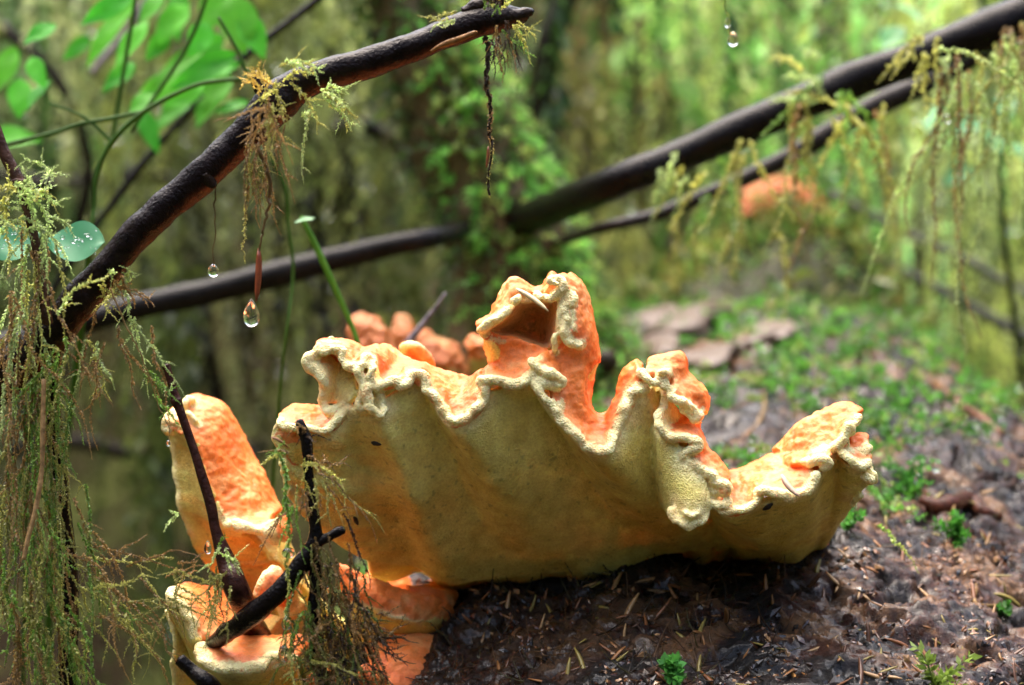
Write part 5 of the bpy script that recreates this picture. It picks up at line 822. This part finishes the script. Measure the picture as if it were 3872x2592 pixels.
# ------------------------------------------------------------------ what lies and grows on the log
def needle_mesh(name, col, L=.015, w=.0016, bend=.12):
    n = 7; s = np.linspace(0, 1, n); p = np.stack([s * L - L / 2, bend * L * np.sin(s * math.pi) * .6, 0 * s], -1); prof = np.array([.35, .85, 1, 1, .95, .75, .2]) * w / 2
    v = []; 
    for i in range(n): v += [p[i] + [0, prof[i], 0], p[i] + [0, 0, prof[i] * .5], p[i] - [0, prof[i], 0], p[i] - [0, 0, prof[i] * .5]]
    i = np.arange(n - 1)[:, None] * 4; j = np.arange(4)[None]; k = (j + 1) % 4; mb = MB(); mb.add(v, np.concatenate([np.stack([i + j, i + k, i + 4 + k, i + 4 + j], -1).reshape(-1, 4), [[3, 2, 1, 0], [24, 25, 26, 27]]]), None, col)
    return mb.mesh(name, M['needle'])
def place(me, name, pos, xdir, zdir, scale=1.0):
    x = Vector(xdir).normalized(); z = Vector(zdir); z = (z - x * z.dot(x)).normalized(); y = z.cross(x)
    o = bpy.data.objects.new(name, me); COL.objects.link(o); from mathutils import Matrix
    m = Matrix((x, y, z)).transposed().to_4x4(); m.translation = Vector(list(pos)); o.matrix_world = m @ Matrix.Scale(scale, 4); return o
NM = [needle_mesh('fallen_needle', c) for c in ((.30, .13, .04), (.20, .075, .025), (.38, .22, .09), (.11, .045, .02), (.26, .20, .05))]
GN = 'needles scattered over the log'
LN = ['light brown fallen needle lying on the log', 'russet fallen needle lying on the log', 'straw coloured fallen needle lying on the log', 'dark brown fallen needle lying on the log', 'yellowish fallen needle lying on the log']
cnt = 0
while cnt < 290:
    u = rng.uniform()
    x, y = (rng.uniform(1080, 2340), rng.uniform(1310, 1565)) if u < .6 else (rng.uniform(1640, 2340), rng.uniform(930, 1310))
    h = log_pix('D', x, y)
    if h is None or h[0][2] < .28: continue
    i = rng.integers(0, 5); t = rng.normal(size=3); t -= h[1] * (t @ h[1]); t = t / np.linalg.norm(t) + h[1] * rng.normal(.05, .18)
    tag(place(NM[i], 'fallen_needle', h[0] + h[1] * .0014, t, h[1], rng.uniform(.8, 1.5)), LN[i], 'needle', GN + ', ' + LN[i].split(' fallen')[0], center=False); cnt += 1
def pixneedle(label, col, a, b, d0, d1, w, bend=.12, nm='fallen_needle'):
    pa, pb = P('D', *a, d0), P('D', *b, d1); L = np.linalg.norm(pb - pa); me = needle_mesh(nm, col, L, w, bend); tag(place(me, nm, (pa + pb) / 2, pb - pa, -FWD + UP * .5), label, 'needle', center=False)
pixneedle('pale flat needle resting across the hooded peak of the fungus', (.72, .58, .32), (1180, 660), (1254, 712), FD - .004, FD - .010, .0023, .06)
pixneedle('pale translucent needle stuck on the right lobe of the fungus', (.72, .50, .36), (1787, 1086), (1829, 1136), FD - .012, FD - .017, .0026, -.12)
pixneedle('reddish brown needle hanging vertically above the pear-shaped drop', (.24, .055, .02), (592, 568), (586, 690), .868, .868, .0026, .03)
pixneedle('brown needle caught on the long dangling strand', (.22, .07, .025), (1117, 335), (1112, 385), .880, .880, .0014, .05)
pixneedle('brown needle sticking out left of the forked twig top', (.20, .08, .03), (620, 1000), (660, 1025), .86, .862, .0012)
def sticks():
    for lab, pts, c in (('brown broken stick lying on the mossy log behind the right lobe', [(1610, 1072, 8), (1660, 1035, 8), (1715, 985, 8), (1722, 978, 7)], (.20, .11, .055)), ('reddish stick jutting from the right flank of the log', [(2140, 880, 10), (2190, 920, 12), (2250, 962, 13), (2290, 998, 13)], (.20, .09, .05)), ('pale twig fork beside the brown broken stick', [(1722, 985, 7), (1740, 940, 6), (1745, 900, 5)], (.28, .18, .09)),
                        ('curled dark brown bark strip on the log right of the fungus', [(2110, 1150, 14), (2140, 1168, 20), (2180, 1160, 24), (2215, 1150, 18), (2240, 1175, 16), (2290, 1190, 12)], (.07, .022, .012)), ('thin root trailing over the wet wood', [(2010, 1270, 3), (2040, 1300, 3), (2100, 1330, 4), (2180, 1345, 4), (2250, 1352, 3), (2300, 1380, 3)], (.16, .08, .03)), ('orange brown splinter on the bare wood in front', [(1775, 1440, 3), (1790, 1500, 6), (1815, 1550, 7), (1830, 1580, 6)], (.42, .20, .06)),
                        ('bent straw coloured twig right of the thin root', [(2245, 1290, 4), (2235, 1340, 5), (2240, 1380, 5), (2290, 1385, 4), (2320, 1400, 3)], (.30, .18, .07))):
        q = []
        for (x, y, r) in pts:
            h = log_pix('D', x, y); p = h[0] + h[1] * .002 if h is not None else None
            if p is None: p = P('D', x, y, 1.3)
            d = (p - C0) @ FWD; q.append(np.append(p + np.array([0, 0, r * PXD(d) * .6]), r * PXD(d)))
        q = catmull(np.array(q), 5); mb = MB(); tube(mb, q[:, :3], q[:, 3], c, 10, .25, 120); tag(mb.build('stick' if 'strip' not in lab else 'bark_strip', M['bark']), lab, 'stick' if 'strip' not in lab else 'bark')
sticks()
MOSS_PTS = []
def log_moss():
    mb = MB(); dm = MB(); n = 0; t = np.linspace(0, math.pi, 7); th = np.arange(8) / 8 * 2 * math.pi; ii = np.arange(6)[:, None] * 8; j = np.arange(8)[None]; k = (j + 1) % 8; fq = np.stack([ii + j, ii + 8 + j, ii + 8 + k, ii + k], -1).reshape(-1, 4)
    tries = 0
    while n < 7000 and tries < 70000:
        tries += 1; y = rng.uniform(1.02, 1.95); x = rng.uniform(-.09, .35); h = log_hit(x, y)
        if h is None or h[0][2] < .24: continue
        m = vnoise(np.array([[x * 16, y * 11, 0.]]), 61)[0] + .5 * vnoise(np.array([[x * 40, y * 30, 5.]]), 62)[0] + 1.5 * (y - 1.14) + 1.6 * max(0, x - .14)
        if y < 1.10 and x < .17: m -= .5
        if m < rng.uniform(-.1, .35): continue
        n += 1; far = (y - 1.0); hgt = rng.uniform(.007, .018); d = h[1] * .8 + np.array([0, 0, .5]) + rng.normal(0, .4, 3); d /= np.linalg.norm(d); p = h[0]
        pth = np.stack([p, p + d * hgt * .6, p + d * hgt + rng.normal(0, .002, 3)]); c = np.array([[.09, .29, .03], [.14, .36, .05], [.26, .36, .08], [.07, .20, .03]])[rng.integers(0, 4)] * rng.uniform(.8, 1.5)
        strand(mb, pth, hgt / 7, .0042, c, 3, 1.0, jit=.3, taper=False, wid=.5)
        if rng.uniform() < .25:
            R = rng.uniform(.001, .003); q = pth[-1] + rng.normal(0, .002, 3); dm.add(np.stack([q[0] + R * np.sin(t)[:, None] * np.cos(th), q[1] + R * np.sin(t)[:, None] * np.sin(th), q[2] + R * np.cos(t)[:, None] + 0 * th], -1), fq)
    tag(mb.build('log_moss', M['moss']), 'short bright green moss growing over the back of the log', 'moss', kind='stuff'); tag(dm.build('dew', M['water']), 'beads of rain on the green moss of the log', 'dew', kind='stuff')
log_moss()
def litter():
    mb = MB(); n = 0
    while n < 1500:
        if rng.uniform() < .5: x, y = rng.uniform(1000, 1950), rng.uniform(1300, 1570)
        else: x, y = rng.uniform(1450, 2342), rng.uniform(820, 1350)
        h = log_pix('D', x, y)
        if h is None or h[0][2] < .2: continue
        if y > 1330 and x > 1750 and rng.uniform() < .88: n += .2; continue
        n += 1; t = rng.normal(size=3); t -= h[1] * (t @ h[1]); t /= np.linalg.norm(t); L = rng.uniform(.006, .02)
        c = np.array([[.10, .045, .018], [.05, .03, .012], [.20, .10, .035], [.09, .08, .02], [.03, .018, .01]])[rng.integers(0, 5)]
        p = h[0] + h[1] * rng.uniform(.0005, .003); strand(mb, np.stack([p, p + t * L * .5 + h[1] * .002, p + t * L]), L / 6, .0022 if rng.uniform() < .5 else .0008, c, 2, .6, .00035, c * .8)
    tag(mb.build('log_litter', M['moss']), 'dark brown moss shreds and needle litter on the log', 'litter', kind='stuff')
litter()
def seedlings():
    def sprout(lab, x, y, d, n, hmm, leaf, col, wid=.5):
        h = log_pix('D', x, y + 30); mb = MB(); base = P('D', x, y, d)
        for i in range(n):
            v = rng.normal(0, .5, 3) + np.array([0, -.1, 1.0]); v /= np.linalg.norm(v); L = hmm * 1e-3 * rng.uniform(.6, 1.1); p = base + rng.normal(0, .0015, 3); strand(mb, droop(p, v * L, 5, .1), L / 8, leaf * 1e-3, col, 4, 1.0, .0004, col * .6, .2, False, wid)
        tag(mb.build('moss_sprig', M['moss']), lab, 'moss')
    for lab, x, y, n, hm, lf, c, w in (('glossy green leafy moss sprig on the dark litter in front', 1535, 1560, 5, 9, 4.0, np.array([.10, .34, .06]), .7), ('soft yellow green moss sprig on the bare wet wood', 2150, 1575, 6, 22, 5, np.array([.22, .32, .05]), .45), ('green moss shoot at the right end of the fungus base', 1935, 1215, 5, 10, 3.4, np.array([.10, .34, .05]), .6), ('green moss shoot by the curled bark strip', 2195, 1235, 8, 16, 4, np.array([.07, .26, .03]), .55), ('pair of green moss shoots on the log by the bent straw twig', 2290, 1405, 4, 8, 3, np.array([.07, .24, .03]), .55), ('green moss shoot standing behind the right fungus lobe', 1675, 1110, 4, 12, 4, np.array([.10, .34, .06]), .6), ('tall green moss shoot right of the fungus tip', 2075, 1110, 8, 16, 4, np.array([.08, .28, .04]), .55)):
        h = log_pix('D', x, y); d = (h[0] - C0) @ FWD if h is not None else .9; sprout(lab, x, y, d, n, hm, lf, c, w)
    line('thin yellow green moss stem lying over the wet wood', [(2010, 1200, .985), (2050, 1240, .965), (2080, 1275, .95), (2100, 1310, .945)], .95, 1.6, [GR, YG])
    # specks on the fungus
    for i, (lab, c, pts) in enumerate((('black rot fleck under the right lobe of the fungus', 'B', [(1340, 1322), (1375, 1300), (1410, 1280)]), ('dark speck on the underside below the left frill', 'A', [(595, 1412), (630, 1420), (665, 1428)]), ('dark oval fleck low on the left of the underside', 'L', [(1780, 1220), (1800, 1250), (1815, 1290)]))):
        dd = FD - .003 if i != 2 else FD + .02; q = np.array([P(c, x, y, dd) for x, y in pts]); b = None
        for o in bpy.data.objects:
            if o.get('label', '').startswith('large ruffled'): b = o
        w = []
        for p in q:
            v = p - C0; v /= np.linalg.norm(v); ok, loc, nn, _ = b.ray_cast(b.matrix_world.inverted() @ Vector(C0.tolist()), Vector(v.tolist())); w.append(np.array(b.matrix_world @ loc) - v * .0002 if ok else p)
        mb = MB(); tube(mb, catmull(np.array(w), 4), np.array([.0005, .0008, .001, .0011, .001, .001, .0009, .0007, .0004]), (.015, .012, .01), 7, .5, 500); tag(mb.build('rot_fleck', M['debris']), lab, 'fleck')
bpy.context.view_layer.update()
seedlings()

def crumbs():                                   # angular crumbs of wet rotten wood on the bare part of the log
    mb = MB(); n = 0; F = np.array([[0, 2, 4], [2, 1, 4], [1, 3, 4], [3, 0, 4], [2, 0, 5], [1, 2, 5], [3, 1, 5], [0, 3, 5]]); O = np.array([[1, 0, 0], [-1, 0, 0], [0, 1, 0], [0, -1, 0], [0, 0, 1], [0, 0, -1.]])
    pal = np.array([[.012, .008, .007], [.03, .013, .008], [.08, .03, .014], [.16, .07, .03], [.30, .17, .08], [.02, .016, .016]])
    while n < 2000:
        x, y = rng.uniform(1080, 2342), rng.uniform(1230, 1568); h = log_pix('D', x, y); n += 1
        if h is None or h[0][2] < .26 or vnoise(h[0][None] * 45, 19)[0] < .12: continue
        s = rng.uniform(.0004, .0016) * np.array([rng.uniform(.8, 2.4), rng.uniform(.6, 1.3), rng.uniform(.3, .7)]); a = rng.normal(size=3); a -= h[1] * (a @ h[1]); a /= np.linalg.norm(a); b = np.cross(h[1], a)
        v = (O * s * rng.uniform(.6, 1.3, (6, 1))) @ np.stack([a, b, h[1]]) + h[0]; mb.add(v, None, F, pal[rng.integers(0, 6)] * rng.uniform(.7, 1.4))
    tag(mb.build('wood_crumbs', M['crumb'], smooth=False), 'wet dark crumbs of rotten wood scattered over the bare log', 'crumbs', kind='stuff')
M['crumb'] = attr_mat('wet_crumb', .22, .5, 0, 700, (.6, 1.4))
crumbs()
